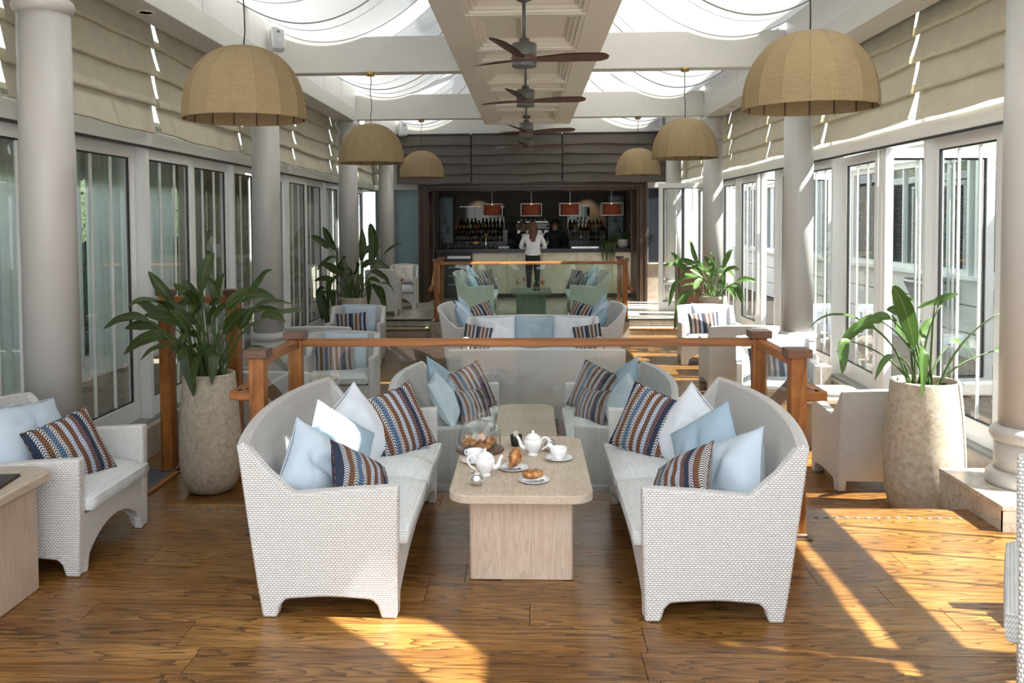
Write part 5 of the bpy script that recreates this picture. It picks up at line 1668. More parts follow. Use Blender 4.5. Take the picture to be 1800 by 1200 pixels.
# ================================================================ BREAKFAST ON THE FRONT TABLE
TZ = .48
def teapot(label, x, y, rz):
    t = thing('teapot', label, 'teapot', (x, y, TZ), rz, 'white teapots')
    MB().lathe([(0, 0), (.036, 0), (.037, .006), (.028, .014), (.03, .022), (.05, .045), (.060, .075), (.062, .098), (.054, .112), (.050, .114), (.048, .110)], 32).build('body', 'ceramic', t)
    lid = MB().lathe([(.052, .114), (.054, .118), (.047, .128), (.030, .142), (.012, .150), (.006, .152), (.009, .160), (.007, .168), (0, .170)], 28).build('lid', 'ceramic', t)
    pts = [(.050, 0, .046), (.078, 0, .058), (.090, 0, .085), (.098, 0, .108), (.112, 0, .122)]
    MB().tube(smooth(pts), smoothr([.017, .015, .0115, .009, .0095]), 14).build('spout', 'ceramic', t)
    h = []
    for i in range(15):
        a = lerp(1.35, -1.75, i / 14)
        h.append((-.052 - .042 * cos(a) ** 1 if True else 0, 0, .072 + .040 * sin(a)))
    h = [(-.055, 0, .100), (-.072, 0, .122), (-.095, 0, .124), (-.110, 0, .108), (-.108, 0, .086), (-.092, 0, .062), (-.070, 0, .046), (-.060, 0, .040)]
    MB().tube(smooth(h), smoothr([.006, .006, .0062, .0064, .0062, .006, .0055, .005]), 10).build('handle', 'ceramic', t)
    t.scale = (.83, .83, .83)
    return t
teapot('white teapot at the far side, spout towards the black sachet cup', .015, 5.03, radians(170))
teapot('white teapot at the near side, spout towards the croissant', -.235, 4.62, radians(8))
def cupset(x, y, rz, lc, ls):
    s = thing('saucer', ls, 'saucer', (x, y, TZ), rz, 'white saucers')
    MB().lathe([(0, .004), (.028, .004), (.030, 0), (.034, 0), (.04, .005), (.075, .013), (.0765, .015), (.074, .0155), (.040, .009), (.028, .007), (0, .007)], 36).build('dish', 'ceramic', s)
    c = thing('teacup', lc, 'cup', (x, y, TZ + .0072), rz, 'white teacups')
    MB().lathe([(0, 0), (.024, 0), (.026, .004), (.024, .008), (.040, .022), (.047, .042), (.0485, .062), (.0465, .062), (.044, .042), (.036, .022), (0, .013)], 32).build('bowl', 'ceramic', c)
    MB().tube(smooth([(.046, 0, .05), (.060, 0, .054), (.068, 0, .042), (.060, 0, .028), (.040, 0, .024)]), .0042, 8).build('handle', 'ceramic', c)
cupset(.156, 4.93, radians(60), 'white teacup on its saucer with a teaspoon', 'white saucer holding a teacup and a teaspoon')
cupset(-.303, 4.87, radians(150), 'white teacup half hidden behind the near teapot', 'white saucer half hidden behind the near teapot')
sp = thing('teaspoon', 'steel teaspoon on the saucer beside the teacup', 'spoon', (.112, 4.868, TZ + .018), radians(120))
MB().sphere((0, 0, 0), .018, .011, .004, 12, 6).build('bowl', 'chrome', sp)
MB().tube([(.016, 0, .001), (.05, 0, .012), (.085, 0, .016), (.11, 0, .014)], [.002, .0018, .002, .003], 6).build('handle', 'chrome', sp)
def plate(label, x, y, rz):
    s = thing('plate', label, 'plate', (x, y, TZ), rz, 'white side plates')
    MB().lathe([(0, .003), (.045, .003), (.048, 0), (.052, .001), (.078, .011), (.08, .013), (.077, .0135), (.05, .006), (0, .006)], 36).build('dish', 'ceramic', s)
    n = thing('napkin', label.replace('white side plate', 'folded white napkin'), 'napkin', (x, y, TZ), rz, 'folded napkins')
    for i, (dx, w_) in enumerate(((0, .118), (.003, .116), (-.002, .112))):
        def fn(u, v): return ((u - .5) * w_ + dx, (v - .5) * .10, .0145 + .0028 * i + .0018 * sin(u * 7 + i) * sin(v * 5))
        m = MB(); m.grid(fn, 8, 6); m.grid(lambda u, v: (fn(u, v)[0], fn(u, v)[1], fn(u, v)[2] - .002), 8, 6, flip=True)
        m.build('fold', 'napkin_white', n)
    MB().box(.03, .048, -.050, -.0495, .0195, .0235).build('print', 'bitter_black', n)
plate('white side plate under the croissant', -.09, 4.735, radians(-8))
plate('white side plate under the raisin pastry', .017, 4.515, radians(4))
cr = thing('croissant', 'golden croissant standing on a napkin', 'croissant', (-.088, 4.755, TZ + .021), radians(80))
cr.scale = (1.3, 1.0, 1.1)
mb = MB()
pts = []; rs = []
nseg = 70
for i in range(nseg + 1):
    t = i / nseg * 2 - 1
    pts.append((t * .062, .020 * t * t - .008, .030 + .030 * t + .006 * (1 - t * t)))
    ridge = .80 + .36 * (((t + 1) * 3.5) % 1) ** .7
    rs.append(max(.004, .033 * (1 - abs(t) ** 1.5) ** .9 * ridge))
mb.tube(pts, rs, 18)
mb.build('crust', 'pastry', cr)
def swirl(label, x, y, z, rz, s=1.0, name='raisin_pastry'):
    t = thing(name, label, 'pastry', (x, y, z), rz, 'glazed pastries')
    pts = []
    for i in range(64):
        a = i / 63 * 2 * pi * 2.4
        r_ = .052 * s * (1 - i / 63 * .86)
        pts.append((r_ * cos(a), r_ * sin(a) * .82, .016 * s + .010 * s * (i / 63)))
    MB().tube(pts, [.0165 * s] * 52 + [.0165 * s * (1 - k / 14) for k in range(12)], 10).build('crust', 'pastry', t)
    r = random.Random(int(x * 999))
    for k in range(6):
        a = r.uniform(0, 6.28); d = r.uniform(.01, .045) * s
        MB().sphere((d * cos(a), d * sin(a) * .82, .036 * s), .0055 * s, .004 * s, .003 * s, 8, 6).build('raisin', 'raisin', t)
    return t
swirl('flat raisin swirl pastry on the nearest side plate', .010, 4.515, TZ + .022, .3, .92)
# glass dome on a walnut board with pastries
dm = (-.292, 5.12)
b = thing('board', 'round walnut board under the glass dome', 'board', (dm[0], dm[1], TZ))
MB().lathe([(0, 0), (.118, 0), (.126, .004), (.128, .010), (.124, .016), (.112, .017), (0, .017)], 44).build('disc', 'walnut_board', b)
d = thing('glass_dome', 'clear glass dome with knob covering the pastries', 'dome', (dm[0], dm[1], TZ + .0175))
d.scale = (1.1, 1.1, 1.12); b.scale = (1.1, 1.1, 1)
pr = [(.112, 0), (.113, .06), (.110, .085), (.098, .110), (.075, .128), (.045, .137), (.012, .140)]
MB().lathe(pr + [(.0, .140)], 44, caps=False).build('bell', 'table_glass', d)
MB().lathe([(.010, .139), (.010, .150), (.019, .158), (.021, .168), (.017, .178), (0, .181)], 20).build('knob', 'table_glass', d)
z = TZ + .0175
swirl('raisin swirl pastry lying under the glass dome', dm[0] + .018, dm[1] - .056, z, .4, .86)
def bun(label, x, y, z, rx, ry, rzz, rot=0):
    t = thing('sweet_bun', label, 'pastry', (x, y, z), rot, 'glazed pastries')
    mb = MB()
    # coiled bun: a strip of dough wound up and over itself
    pts = []; rs = []
    for i in range(90):
        u = i / 89; a = u * 2 * pi * 3.1
        r_ = rx * (.74 - .62 * u)
        pts.append((r_ * cos(a), r_ * sin(a) * ry / rx, rzz * (.50 + .95 * u)))
        rs.append(rzz * (.48 - .10 * u) * (1 if i < 82 else 1 - (i - 81) / 10))
    mb.tube(pts, rs, 12)
    mb.sphere((0, 0, rzz * .75), rx * .8, ry * .8, rzz * .72, 14, 8)
    mb.build('crust', 'pastry', t)
bun('tall glazed bun at the shaded side under the glass dome', dm[0] - .058, dm[1] - .008, z, .046, .038, .046, .3)
bun('glazed bun at the sunny side under the glass dome', dm[0] + .060, dm[1] + .028, z, .038, .036, .040, 1.0)
bun('glazed bun at the back under the glass dome', dm[0] + .002, dm[1] + .058, z, .042, .034, .044, 2.0)
# sachet cup
c = thing('sachet_cup', 'small black cup full of sugar sachets', 'cup', (-.082, 5.235, TZ))
MB().lathe([(0, 0), (.026, 0), (.030, .006), (.034, .035), (.036, .064), (.0335, .064), (.031, .035), (.027, .008), (0, .008)], 28).build('beaker', 'bitter_black', c)
r = random.Random(9)
for k in range(9):
    a = 2 * pi * k / 9; dd = .018 if k % 2 else .009
    o = MB().box(-.011, .011, -.0015, .0015, 0, .074).build('sugar_sachet', 'sachet_white' if k in (1, 2, 5) else 'sachet')
    tag(o, ('white' if k in (1, 2, 5) else 'tan') + ' paper sugar sachet standing in the small black cup', 'sachet', ('white' if k in (1, 2, 5) else 'tan') + ' sugar sachets in the black cup')
    o.location = (-.082 + dd * cos(a), 5.235 + dd * sin(a), TZ + .0085); o.rotation_euler = (r.uniform(-.12, .12), r.uniform(-.12, .12), a + 1.3)
def jug(label, x, y, rz):
    t = thing('milk_jug', label, 'jug', (x, y, TZ), rz, 'steel milk jugs')
    MB().lathe([(0, 0), (.022, 0), (.028, .005), (.034, .022), (.033, .036), (.024, .048), (.024, .052), (.031, .060), (.030, .061), (.022, .053), (.022, .047), (.03, .035), (0, .01)], 30).build('body', 'chrome', t)
    MB().prism([(.024, -.012), (.042, 0), (.024, .012)], .056, .062, 'z').build('spout', 'chrome', t)
    MB().tube(smooth([(-.028, 0, .055), (-.048, 0, .054), (-.05, 0, .035), (-.034, 0, .020)]), .003, 8).build('handle', 'chrome', t)
    MB().lathe([(.0235, .054), (.018, .062), (.006, .066), (.005, .072), (0, .073)], 20).build('lid', 'chrome', t)
jug('small shiny steel milk jug at the near table end', -.270, 4.452, radians(150))
jug('small shiny steel milk jug behind the far teapot', .112, 5.125, radians(20))

# dish and menu on the table at the picture edge
m = thing('menu', 'dark leather menu folder under the steel dish', 'menu', (-2.62, 3.98, .575), radians(8))
MB().box(-.16, .17, -.23, .23, 0, .010).build('cover', 'menu_leather', m, bevel=.002)
MB().box(-.155, .168, -.225, .225, .0101, .014).build('flap', 'menu_leather', m)
d = thing('dish', 'round steel dish with black ribbed inside on the menu folder', 'dish', (-2.70, 3.96, .5895))
MB().lathe([(0, 0), (.07, 0), (.10, .008), (.125, .028), (.130, .030), (.126, .032), (.10, .014)], 44, caps=False).build('rim', 'chrome', d)
mb = MB().lathe([(0, .010)] + [q for k in range(8) for q in ((.012 * k + .006, .012), (.012 * k + .012, .0095))] + [(.101, .013)], 40, caps=False)
mb.build('ribbed_inside', 'black', d)

# cocktails on the bar table
def stem(label, x, y, H_, rb, drink, group):
    t = thing('cocktail_glass', label, 'glass', (x, y, .48), 0, group)
    MB().lathe([(0, 0), (.034, .0), (.034, .003), (.006, .006), (.0045, H_ * .5), (.012, H_ * .54), (rb * .8, H_ * .64), (rb, H_ * .78), (rb * .86, H_)], 20, caps=False).build('bowl', 'clear_glass', t)
    MB().lathe([(0, H_ * .555), (rb * .72, H_ * .64), (rb * .93, H_ * .78), (rb * .88, H_ * .90), (0, H_ * .90)], 18).build('drink', drink, t)
    return t
g = stem('stemmed glass of pink cocktail with a straw', -.215, 16.75, .23, .044, 'pink_drink', 'cocktail glasses')
MB().cyl((.005, 0, .15), (-.02, .0, .30), .004, 6).build('straw', 'black', g)
g = stem('tall flute of pink cocktail beside the straw glass', -.10, 17.05, .30, .030, 'pink_drink', 'cocktail glasses')
g = stem('stemmed glass of orange cocktail', .245, 16.75, .23, .048, 'orange_drink', 'cocktail glasses')
MB().cyl((.01, 0, .16), (.03, .0, .26), .004, 6).build('straw', 'black', g)
bt = thing('small_bottle', 'small tonic bottle with yellow label beside the orange cocktail', 'bottle', (.10, 16.98, .48))
MB().lathe([(0, 0), (.028, 0), (.03, .01), (.03, .10), (.014, .135), (.012, .17), (0, .17)], 18).build('body', 'bottle_green', bt)
MB().lathe([(.0305, .03), (.0305, .085)], 18, caps=False).build('label', 'label_yellow', bt)
MB().lathe([(.013, .165), (.014, .18), (0, .181)], 14).build('cap', 'steel', bt)
bt2 = dup(bt, 'small clear soda bottle next to the tonic bottle', (.17, 16.95, .48))

# ================================================================ THE BAR
ct = thing('bar_counter', 'long bar counter with pale onyx front and black top', 'counter', (.1, 21.05, 0))
MB().box(-2.28, 2.36, -.14, .55, 1.09, 1.15).build('countertop', 'bar_top', ct, bevel=.004)
MB().box(-2.28, 2.36, -.10, .5, 1.06, 1.09).build('countertop', 'bar_top', ct)
xs = [-1.44, -.62, .20, 1.02, 1.84, 2.36]
for a, b in zip(xs, xs[1:]):
    o = MB().box(0, b - a - .006, -.03, 0, .10, 1.06).build('panel', 'onyx', ct, bevel=.003); o.location = (a + .003, 0, 0)
MB().box(-2.28, 2.36, .0, .04, 0, 1.06).build('carcass', 'dark_bronze', ct)
MB().box(-1.44, 2.36, -.012, 0, 0, .098).build('kick', 'dark_bronze', ct)
fg = thing('bar_fridge', 'black glass-door fridge under the shaded end of the bar counter', 'fridge', (-1.64, 20.98, 0))
MB().box(-.31, .31, -.05, .06, .10, 1.04).build('body', 'gasket', fg)
MB().box(-.29, .29, -.065, -.05, .12, 1.02).build('door', 'ext_dark', fg)
MB().box(-.27, .27, -.075, -.066, .93, .99).build('handle', 'steel', fg)
for k in range(3): MB().box(-.26, .26, -.068, -.0655, .32 + .2 * k, .335 + .2 * k).build('shelf', 'steel', fg)
MB().box(-.31, .31, -.04, .06, 0, .10).build('plinth', 'dark_bronze', fg)

# back counter, shelves, mirrors
bk = thing('back_counter', 'dark back counter with tiered bottle shelves', 'counter', (.06, 23.7, 0))
for a, b in ((-2.5, -.62), (.98, 2.5)):
    MB().box(a, b, -.1, .45, 0, 1.10).build('cabinet', 'dark_bronze', bk)
    MB().box(a, b, -.13, .45, 1.10, 1.13).build('worktop', 'bar_top', bk)
    MB().box(a, b, -.12, .0, 1.13, 1.27).build('tier', 'bar_top', bk)
    MB().box(a, b, .0, .45, 1.13, 1.42).build('tier', 'bar_top', bk)
    MB().box(a, b, .16, .45, 1.42, 1.57).build('tier', 'bar_top', bk)
MB().box(-.62, .98, -.1, .45, 0, 1.13).build('cabinet', 'dark_bronze', bk)
for k, (a, b) in enumerate(((-1.86, -.66), (1.02, 1.62))):
    mr = thing('mirror', 'tall mirror panel behind the bottle shelf' if k == 0 else 'dark mirror panel behind the clear bottles', 'mirror', ((a + b) / 2, 24.17, 1.58))
    hw = (b - a) / 2
    for q in range(3):
        MB().box(-hw + q * 2 * hw / 3 + .004, -hw + (q + 1) * 2 * hw / 3 - .004, -.01, .01, 0, .60).build('pane', 'mirror', mr)
    MB().box(-hw, hw, .0, .02, .60, .62).build('trim', 'steel', mr)
# glass display shelves at both ends
for sx, x in ((-1, -2.16), (1, 2.22)):
    g = thing('display_shelf', 'lit glass display shelves at the %s end of the bar' % ('shaded' if sx < 0 else 'sunny'), 'shelf', (x, 23.2, 1.2))
    MB().box(-.20, .20, .10, .12, 0, 1.22).build('back', 'frosted_blue', g)
    for k in range(4): MB().box(-.20, .20, -.10, .10, .24 * k + .05, .24 * k + .058).build('shelf', 'shelf_glass_edge', g)
    MB().box(-.215, -.20, -.10, .12, 0, 1.22).build('side', 'gasket', g)
    MB().box(.20, .215, -.10, .12, 0, 1.22).build('side', 'gasket', g)
    for k in range(3):
        v = thing('decanter', 'clear decanter on the %s end glass shelf, %s from the bottom' % ('shaded' if sx < 0 else 'sunny', ('first', 'second', 'third')[k]), 'decanter', (x + (-.05, .06, 0)[k], 23.2, 1.2 + .24 * k + .0582))
        MB().lathe([(0, 0), (.045, 0), (.05, .02), (.05, .07), (.018, .10), (.014, .13), (.02, .14), (.02, .165), (0, .17)], 16).build('body', 'bottle_clear', v)
cab = thing('side_cabinet', 'tall dark cabinet at the shaded end of the bar', 'cabinet', (-2.38, 22.6, 0))
MB().box(-.1, .09, -.5, .5, 0, 2.0).build('body', 'dark_bronze', cab)
MB().box(-.1, .1, -.51, .5, 2.0, 2.05).build('top', 'bar_top', cab)
cab = thing('side_cabinet', 'tall dark cabinet at the sunny end of the bar', 'cabinet', (2.52, 22.6, 0))
MB().box(-.07, .1, -.5, .5, 0, 2.0).build('body', 'dark_bronze', cab)
MB().box(-.08, .1, -.51, .5, 2.0, 2.05).build('top', 'bar_top', cab)

# bottles: five kinds, copied with their labels and caps
def bottle_proto(name, prof, mat, lab, capm, lz):
    t = thing(name, '', 'bottle')
    MB().lathe(prof, 14).build('body', mat, t)
    r_ = prof[2][0]
    if lab: MB().lathe([(r_ + .0006, lz[0]), (r_ + .0006, lz[1])], 14, caps=False).build('label', lab, t)
    top = prof[-1]
    MB().lathe([(top[0] + .003, top[1] - .03), (top[0] + .003, top[1] + .008), (0, top[1] + .009)], 12).build('cap', capm, t)
    return t
wine = [(0, 0), (.036, 0), (.038, .008), (.038, .19), (.030, .215), (.0145, .235), (.0145, .30)]
spir = [(0, 0), (.042, 0), (.044, .01), (.044, .155), (.034, .185), (.016, .20), (.015, .25)]
slim = [(0, 0), (.031, 0), (.033, .01), (.033, .21), (.022, .235), (.014, .25), (.014, .31)]
kinds = [bottle_proto('wine_bottle', wine, 'bottle_green', 'label_cream', 'bottle_dark', (.05, .13)), bottle_proto('wine_bottle', wine, 'bottle_dark', 'label_cream', 'shade_red', (.05, .14)),
         bottle_proto('spirit_bottle', spir, 'bottle_amber', 'label_yellow', 'black', (.04, .12)), bottle_proto('spirit_bottle', spir, 'bottle_clear', 'label_cream', 'steel', (.05, .11)),
         bottle_proto('liqueur_bottle', slim, 'bottle_clear', 'sachet_white', 'black', (.06, .14)), bottle_proto('liqueur_bottle', slim, 'bottle_green', 'label_yellow', 'brass', (.06, .13))]
kn = ['dark green wine bottle', 'black red-capped wine bottle', 'amber spirit bottle', 'clear spirit bottle', 'slim clear bottle', 'slim green bottle']
r = random.Random(31)
used = set()
rows = [(-1.95, -.68, 23.64, 1.27, 13, 'front row of the shaded bottle shelf', (0, 1, 0, 2, 1)), (-1.92, -.68, 23.78, 1.42, 13, 'middle row of the shaded bottle shelf', (0, 1, 2, 5, 0)), (-1.9, -.68, 23.95, 1.57, 12, 'back row of the shaded bottle shelf', (1, 0, 5, 2)),
        (1.06, 2.0, 23.64, 1.27, 11, 'front row of the sunny bottle shelf', (3, 4, 3, 5, 4)), (1.06, 2.0, 23.78, 1.42, 11, 'middle row of the sunny bottle shelf', (3, 2, 4, 2, 3)), (1.06, 2.05, 23.95, 1.57, 10, 'back row of the sunny bottle shelf', (2, 3, 4, 2, 5))]
for x0, x1, y, z, n, w_, ks in rows:
    for i in range(n):
        k = r.choice(ks)
        lb = kn[k] + ', ' + ordn[i] + ' in the ' + w_
        p = (lerp(x0, x1, (i + .5) / n) + r.uniform(-.008, .008), y + r.uniform(-.012, .012), z)
        if k in used: o = dup(kinds[k], lb, p, r.uniform(0, 6), 'bottles behind the bar')
        else:
            used.add(k); o = kinds[k]; o.location = p; o['label'] = lb; o['group'] = 'bottles behind the bar'
for k in range(6):
    if k not in used:
        for ch in list(kinds[k].children): bpy.data.objects.remove(ch)
        bpy.data.objects.remove(kinds[k])

# tumblers on the counter
def tumbler(): 
    t = thing('tumbler', '', 'glass')
    MB().lathe([(0, .006), (.030, .006), (.031, 0), (.033, 0), (.037, .13), (.0345, .13), (.030, .012)], 14, caps=False).build('wall', 'clear_glass', t)
    return t
tb = tumbler(); first = True
for x0, x1, y, n, w_ in ((-2.12, -1.40, 21.42, 9, 'in the front row at the shaded end of the bar'), (-2.12, -1.40, 21.52, 9, 'in the back row at the shaded end of the bar'), (-.92, -.72, 21.42, 3, 'beside the beer tap'), (1.15, 1.75, 21.5, 7, 'on the counter beside the hanging plant')):
    for i in range(n):
        lb = 'clear tumbler, ' + ordn[i] + ' ' + w_
        p = (lerp(x0, x1, i / (n - 1)), y, 1.15)
        if first: first = False; tb.location = p; tb['label'] = lb; tb['group'] = 'tumblers on the bar'
        else: dup(tb, lb, p, 0, 'tumblers on the bar')

tp = thing('beer_tap', 'steel beer tap column with a round golden badge', 'tap', (-1.03, 21.3, 1.15))
MB().lathe([(0, 0), (.05, 0), (.05, .012), (.034, .02), (.032, .26), (.036, .27), (.036, .30), (0, .31)], 20).build('column', 'chrome', tp)
MB().lathe([(0, -.05), (.052, -.05), (.055, -.045), (.055, -.035), (0, -.03)], 24, (0, 0, .31), 'y').build('badge', 'brass', tp)
MB().lathe([(0, -.054), (.034, -.053)], 20, (0, 0, .31), 'y').build('badge_centre', 'label_yellow', tp)
MB().tube([(0, -.04, .20), (0, -.09, .195), (0, -.10, .16)], .010, 8).build('nozzle', 'chrome', tp)
MB().cyl((0, -.02, .35), (0, -.03, .44), .012, 8, .016).build('lever', 'black', tp)
ck = thing('cake_stand', 'cake under a glass cover on a dark stand, on the bar counter', 'cake stand', (-1.27, 21.32, 1.15))
MB().lathe([(0, 0), (.07, 0), (.06, .01), (.015, .02), (.015, .09), (.12, .10), (.125, .115), (0, .115)], 28).build('stand', 'walnut_board', ck)
MB().lathe([(0, .115), (.095, .115), (.10, .13), (.10, .165), (.08, .178), (0, .18)], 28).build('cake', 'pastry', ck)
MB().lathe([(.112, .116), (.112, .18), (.09, .22), (.03, .24), (.012, .245), (.02, .27), (0, .28)], 28, caps=False).build('cover', 'clear_glass', ck)

# coffee machine and grinders on the back counter
em = thing('coffee_machine', 'steel coffee machine behind the bar woman', 'coffee machine', (.10, 23.6, 1.13))
MB().box(-.42, .42, -.16, .25, .04, .16).build('base', 'steel', em, bevel=.01)
MB().box(-.42, .42, .05, .25, .16, .44).build('body', 'steel', em, bevel=.015)
MB().box(-.44, .44, -.18, .25,   .44, .62).build('head', 'alu_grey', em, bevel=.02)
MB().box(-.40, .40, -.10, .25, .62, .66).build('cup_rail', 'steel', em, bevel=.005)
for x in (-.22, .02, .26):
    MB().lathe([(.034, -.08), (.034, 0)], 14, (x, -.08, .44)).build('group_head', 'steel', em)
    MB().bar((x, -.10, .37), (x, -.24, .35), .022).build('portafilter', 'black', em)
for x in (-.36, .38): MB().lathe([(0, -.02), (.03, -.02), (.03, 0)], 14, (x, -.18, .53), 'y').build('knob', 'black', em)
for k in range(6):
    c = thing('coffee_cup', 'white coffee cup on top of the coffee machine, %s from the shaded side' % ordn[k], 'cup', (-.20 + .12 * k, 23.58, 1.791), 0, 'cups on the coffee machine')
    MB().lathe([(0, 0), (.025, 0), (.04, .06), (.037, .06), (.022, .008), (0, .008)], 12).build('bowl', 'ceramic', c)
for k, x in enumerate((-.80, -.60 + .0)):
    pass
for k, (x, lb) in enumerate(((-.50 - .0, 'black coffee grinder with clear bean hopper beside the coffee machine'), (.72, 'black coffee grinder behind the dark-suited man'))):
    g = thing('coffee_grinder', lb, 'grinder', (x, 23.5, 1.13))
    MB().box(-.08, .08, -.1, .12, 0, .06).build('base', 'black', g, bevel=.01)
    MB().box(-.07, .07, .0, .12, .06, .36).build('body', 'black', g, bevel=.015)
    MB().cyl((0, -.04, .20), (0, -.04, .34), .045, 14, .06).build('spout', 'black', g)
    MB().lathe([(.04, .36), (.10, .46), (.105, .60)], 18, caps=False).build('hopper', 'clear_glass', g)
    MB().lathe([(.105, .60), (.108, .615), (0, .62)], 18).build('lid', 'black', g)

# pots at the sunny end
def pot(label, x, y, z, r0, h, mat):
    t = thing('plant_pot', label, 'pot', (x, y, z))
    MB().lathe([(0, 0), (r0 * .75, 0), (r0 * .95, h * .35), (r0, h * .8), (r0 * .95, h), (r0 * .86, h), (r0 * .85, h * .9), (0, h * .88)], 24).build('wall', mat, t)
    return t
pot('white stone pot with a spiky plant at the sunny end of the bar', 2.20, 21.28, 1.15, .135, .20, 'stone_white_pot')
pot('small terracotta pot between the hanging plant and the white pot', 1.99, 21.22, 1.15, .075, .14, 'terracotta')
pot('dark pot holding the trailing plant on the bar edge', 1.80, 21.05, 1.15, .11, .10, 'black')
def small_plant(label, x, y, z, n, ln, w, seed, mat='leaf_green', hang=False):
    t = thing('pot_plant', label, 'plant', (x, y, z))
    r = random.Random(seed)
    for i in range(n):
        a = r.uniform(0, 6.28); el = r.uniform(.3, 1.4)
        L = r.uniform(.6, 1.0) * ln
        if hang:
            a = r.uniform(-2.6, -.5)
            s = Vector((cos(a) * .11 + r.uniform(-.05, .05), min(-.05, sin(a) * .12) - .06, .14)); e = Vector((s.x * 1.1 + r.uniform(-.02, .02), min(-.16, s.y - .05), -L))
            leaf((s.x * .3, s.y * .3, .06), s, e, w, (0, -1, .1), mat, t, .0, .2, .002)
        else:
            s = Vector((cos(a) * cos(el) * L * .45, sin(a) * cos(el) * L * .45, sin(el) * L * .45)); e = s + Vector((cos(a) * cos(el - .4), sin(a) * cos(el - .4), sin(el - .4))) * L * .6
            leaf((s.x * .15, s.y * .15, 0), s, e, w, (r.uniform(-.3, .3), -.6, .8), mat, t, .1, .2, .003)
    return t
small_plant('spiky succulent in the white stone pot on the bar', 2.20, 21.28, 1.32, 16, .30, .022, 4)
small_plant('little green plant in the terracotta pot on the bar', 1.99, 21.22, 1.27, 16, .22, .025, 6)
small_plant('bushy olive plant standing in the dark pot on the bar edge', 1.80, 21.05, 1.22, 34, .20, .012, 7, 'leaf_dark')
small_plant('trailing plant hanging down over the onyx bar front', 1.80, 21.0, 1.17, 14, .46, .014, 8, 'leaf_dark', True)
mn = thing('menu_stack', 'stacked white menus on the bar beside the pots', 'menu', (1.82, 21.45, 1.15))
MB().box(-.1, .1, -.08, .08, 0, .05).build('sheets', 'sachet_white', mn)
ic = thing('ice_trough', 'long steel tray on the counter beside the tumblers', 'tray', (1.32, 21.25, 1.15))
MB().box(-.33, .33, -.06, .06, 0, .035).build('pan', 'chrome', ic, bevel=.005)
MB().box(-.34, .34, -.07, .07, .035, .042).build('rim', 'steel', ic)
for k, (x, w) in enumerate(((-.62, .26),)):
    tr = thing('bar_mat', 'white folded towels on the counter beside the bar woman', 'towel', (x + .02, 21.3, 1.15))
    MB().box(-.13, .13, -.08, .08, 0, .025).build('fold', 'napkin_white', tr, bevel=.008)
    MB().box(-.13, .13, -.08, .08, .026, .05).build('fold', 'napkin_white', tr, bevel=.008)

# red drum lamps in white wire frames
for k, x in enumerate((-.869, .055, .962, 1.932)):
    t = thing('drum_lamp', ('first', 'second', 'third', 'fourth')[k] + ' red drum lamp from the shaded side, in a white cube frame', 'lamp', (x, 21.2, 1.91), 0, 'drum lamps over the bar')
    w, h = .24, .30
    for sx in (-1, 1):
        for sy in (-1, 1):
            MB().bar((sx * w, sy * w, 0), (sx * w, sy * w, h), .016).build('frame_bar', 'white_paint', t)
    for z in (.008, h - .008):
        for s in (-1, 1):
            MB().bar((-w, s * w, z), (w, s * w, z), .016).build('frame_bar', 'white_paint', t)
            MB().bar((s * w, -w, z), (s * w, w, z), .016).build('frame_bar', 'white_paint', t)
    MB().bar((-w, 0, h), (w, 0, h), .014).build('cross_bar', 'white_paint', t)
    MB().lathe([(.195, .025), (.20, .03), (.20, .265), (.195, .27)], 30, caps=False).build('shade', 'shade_red', t)
    MB().lathe([(0, .10), (.03, .12), (.035, .17), (.02, .2), (.015, .28)], 12).build('bulb', 'lamp_glow', t)
    MB().cyl((0, 0, h), (0, 0, .70), .010, 8).build('rod', 'white_paint', t)
    MB().lathe([(.05, .70), (.05, .715)], 16).build('canopy', 'white_paint', t)

# ================================================================ PEOPLE
def skin_body(pts, edges, sub=2):
    """pts: name -> (x, y, z, r). Returns one continuous mesh grown along the edges."""
    names = list(pts); ix = {n: i for i, n in enumerate(names)}
    me = bpy.data.meshes.new('body')
    me.from_pydata([pts[n][:3] for n in names], [(ix[a], ix[b]) for a, b in edges], [])
    o = bpy.data.objects.new('tmp', me); COL.objects.link(o)
    o.modifiers.new('skin', 'SKIN').use_smooth_shade = True
    sv = me.skin_vertices[0].data
    for n in names:
        r_ = pts[n][3]
        sv[ix[n]].radius = r_ if isinstance(r_, tuple) else (r_, r_)
        sv[ix[n]].use_root = (n == names[0])
    s = o.modifiers.new('sub', 'SUBSURF'); s.levels = s.render_levels = sub
    dg = bpy.context.evaluated_depsgraph_get()
    res = bpy.data.meshes.new_from_object(o.evaluated_get(dg))
    bpy.data.objects.remove(o)
    for p in res.polygons: p.use_smooth = True
    return res
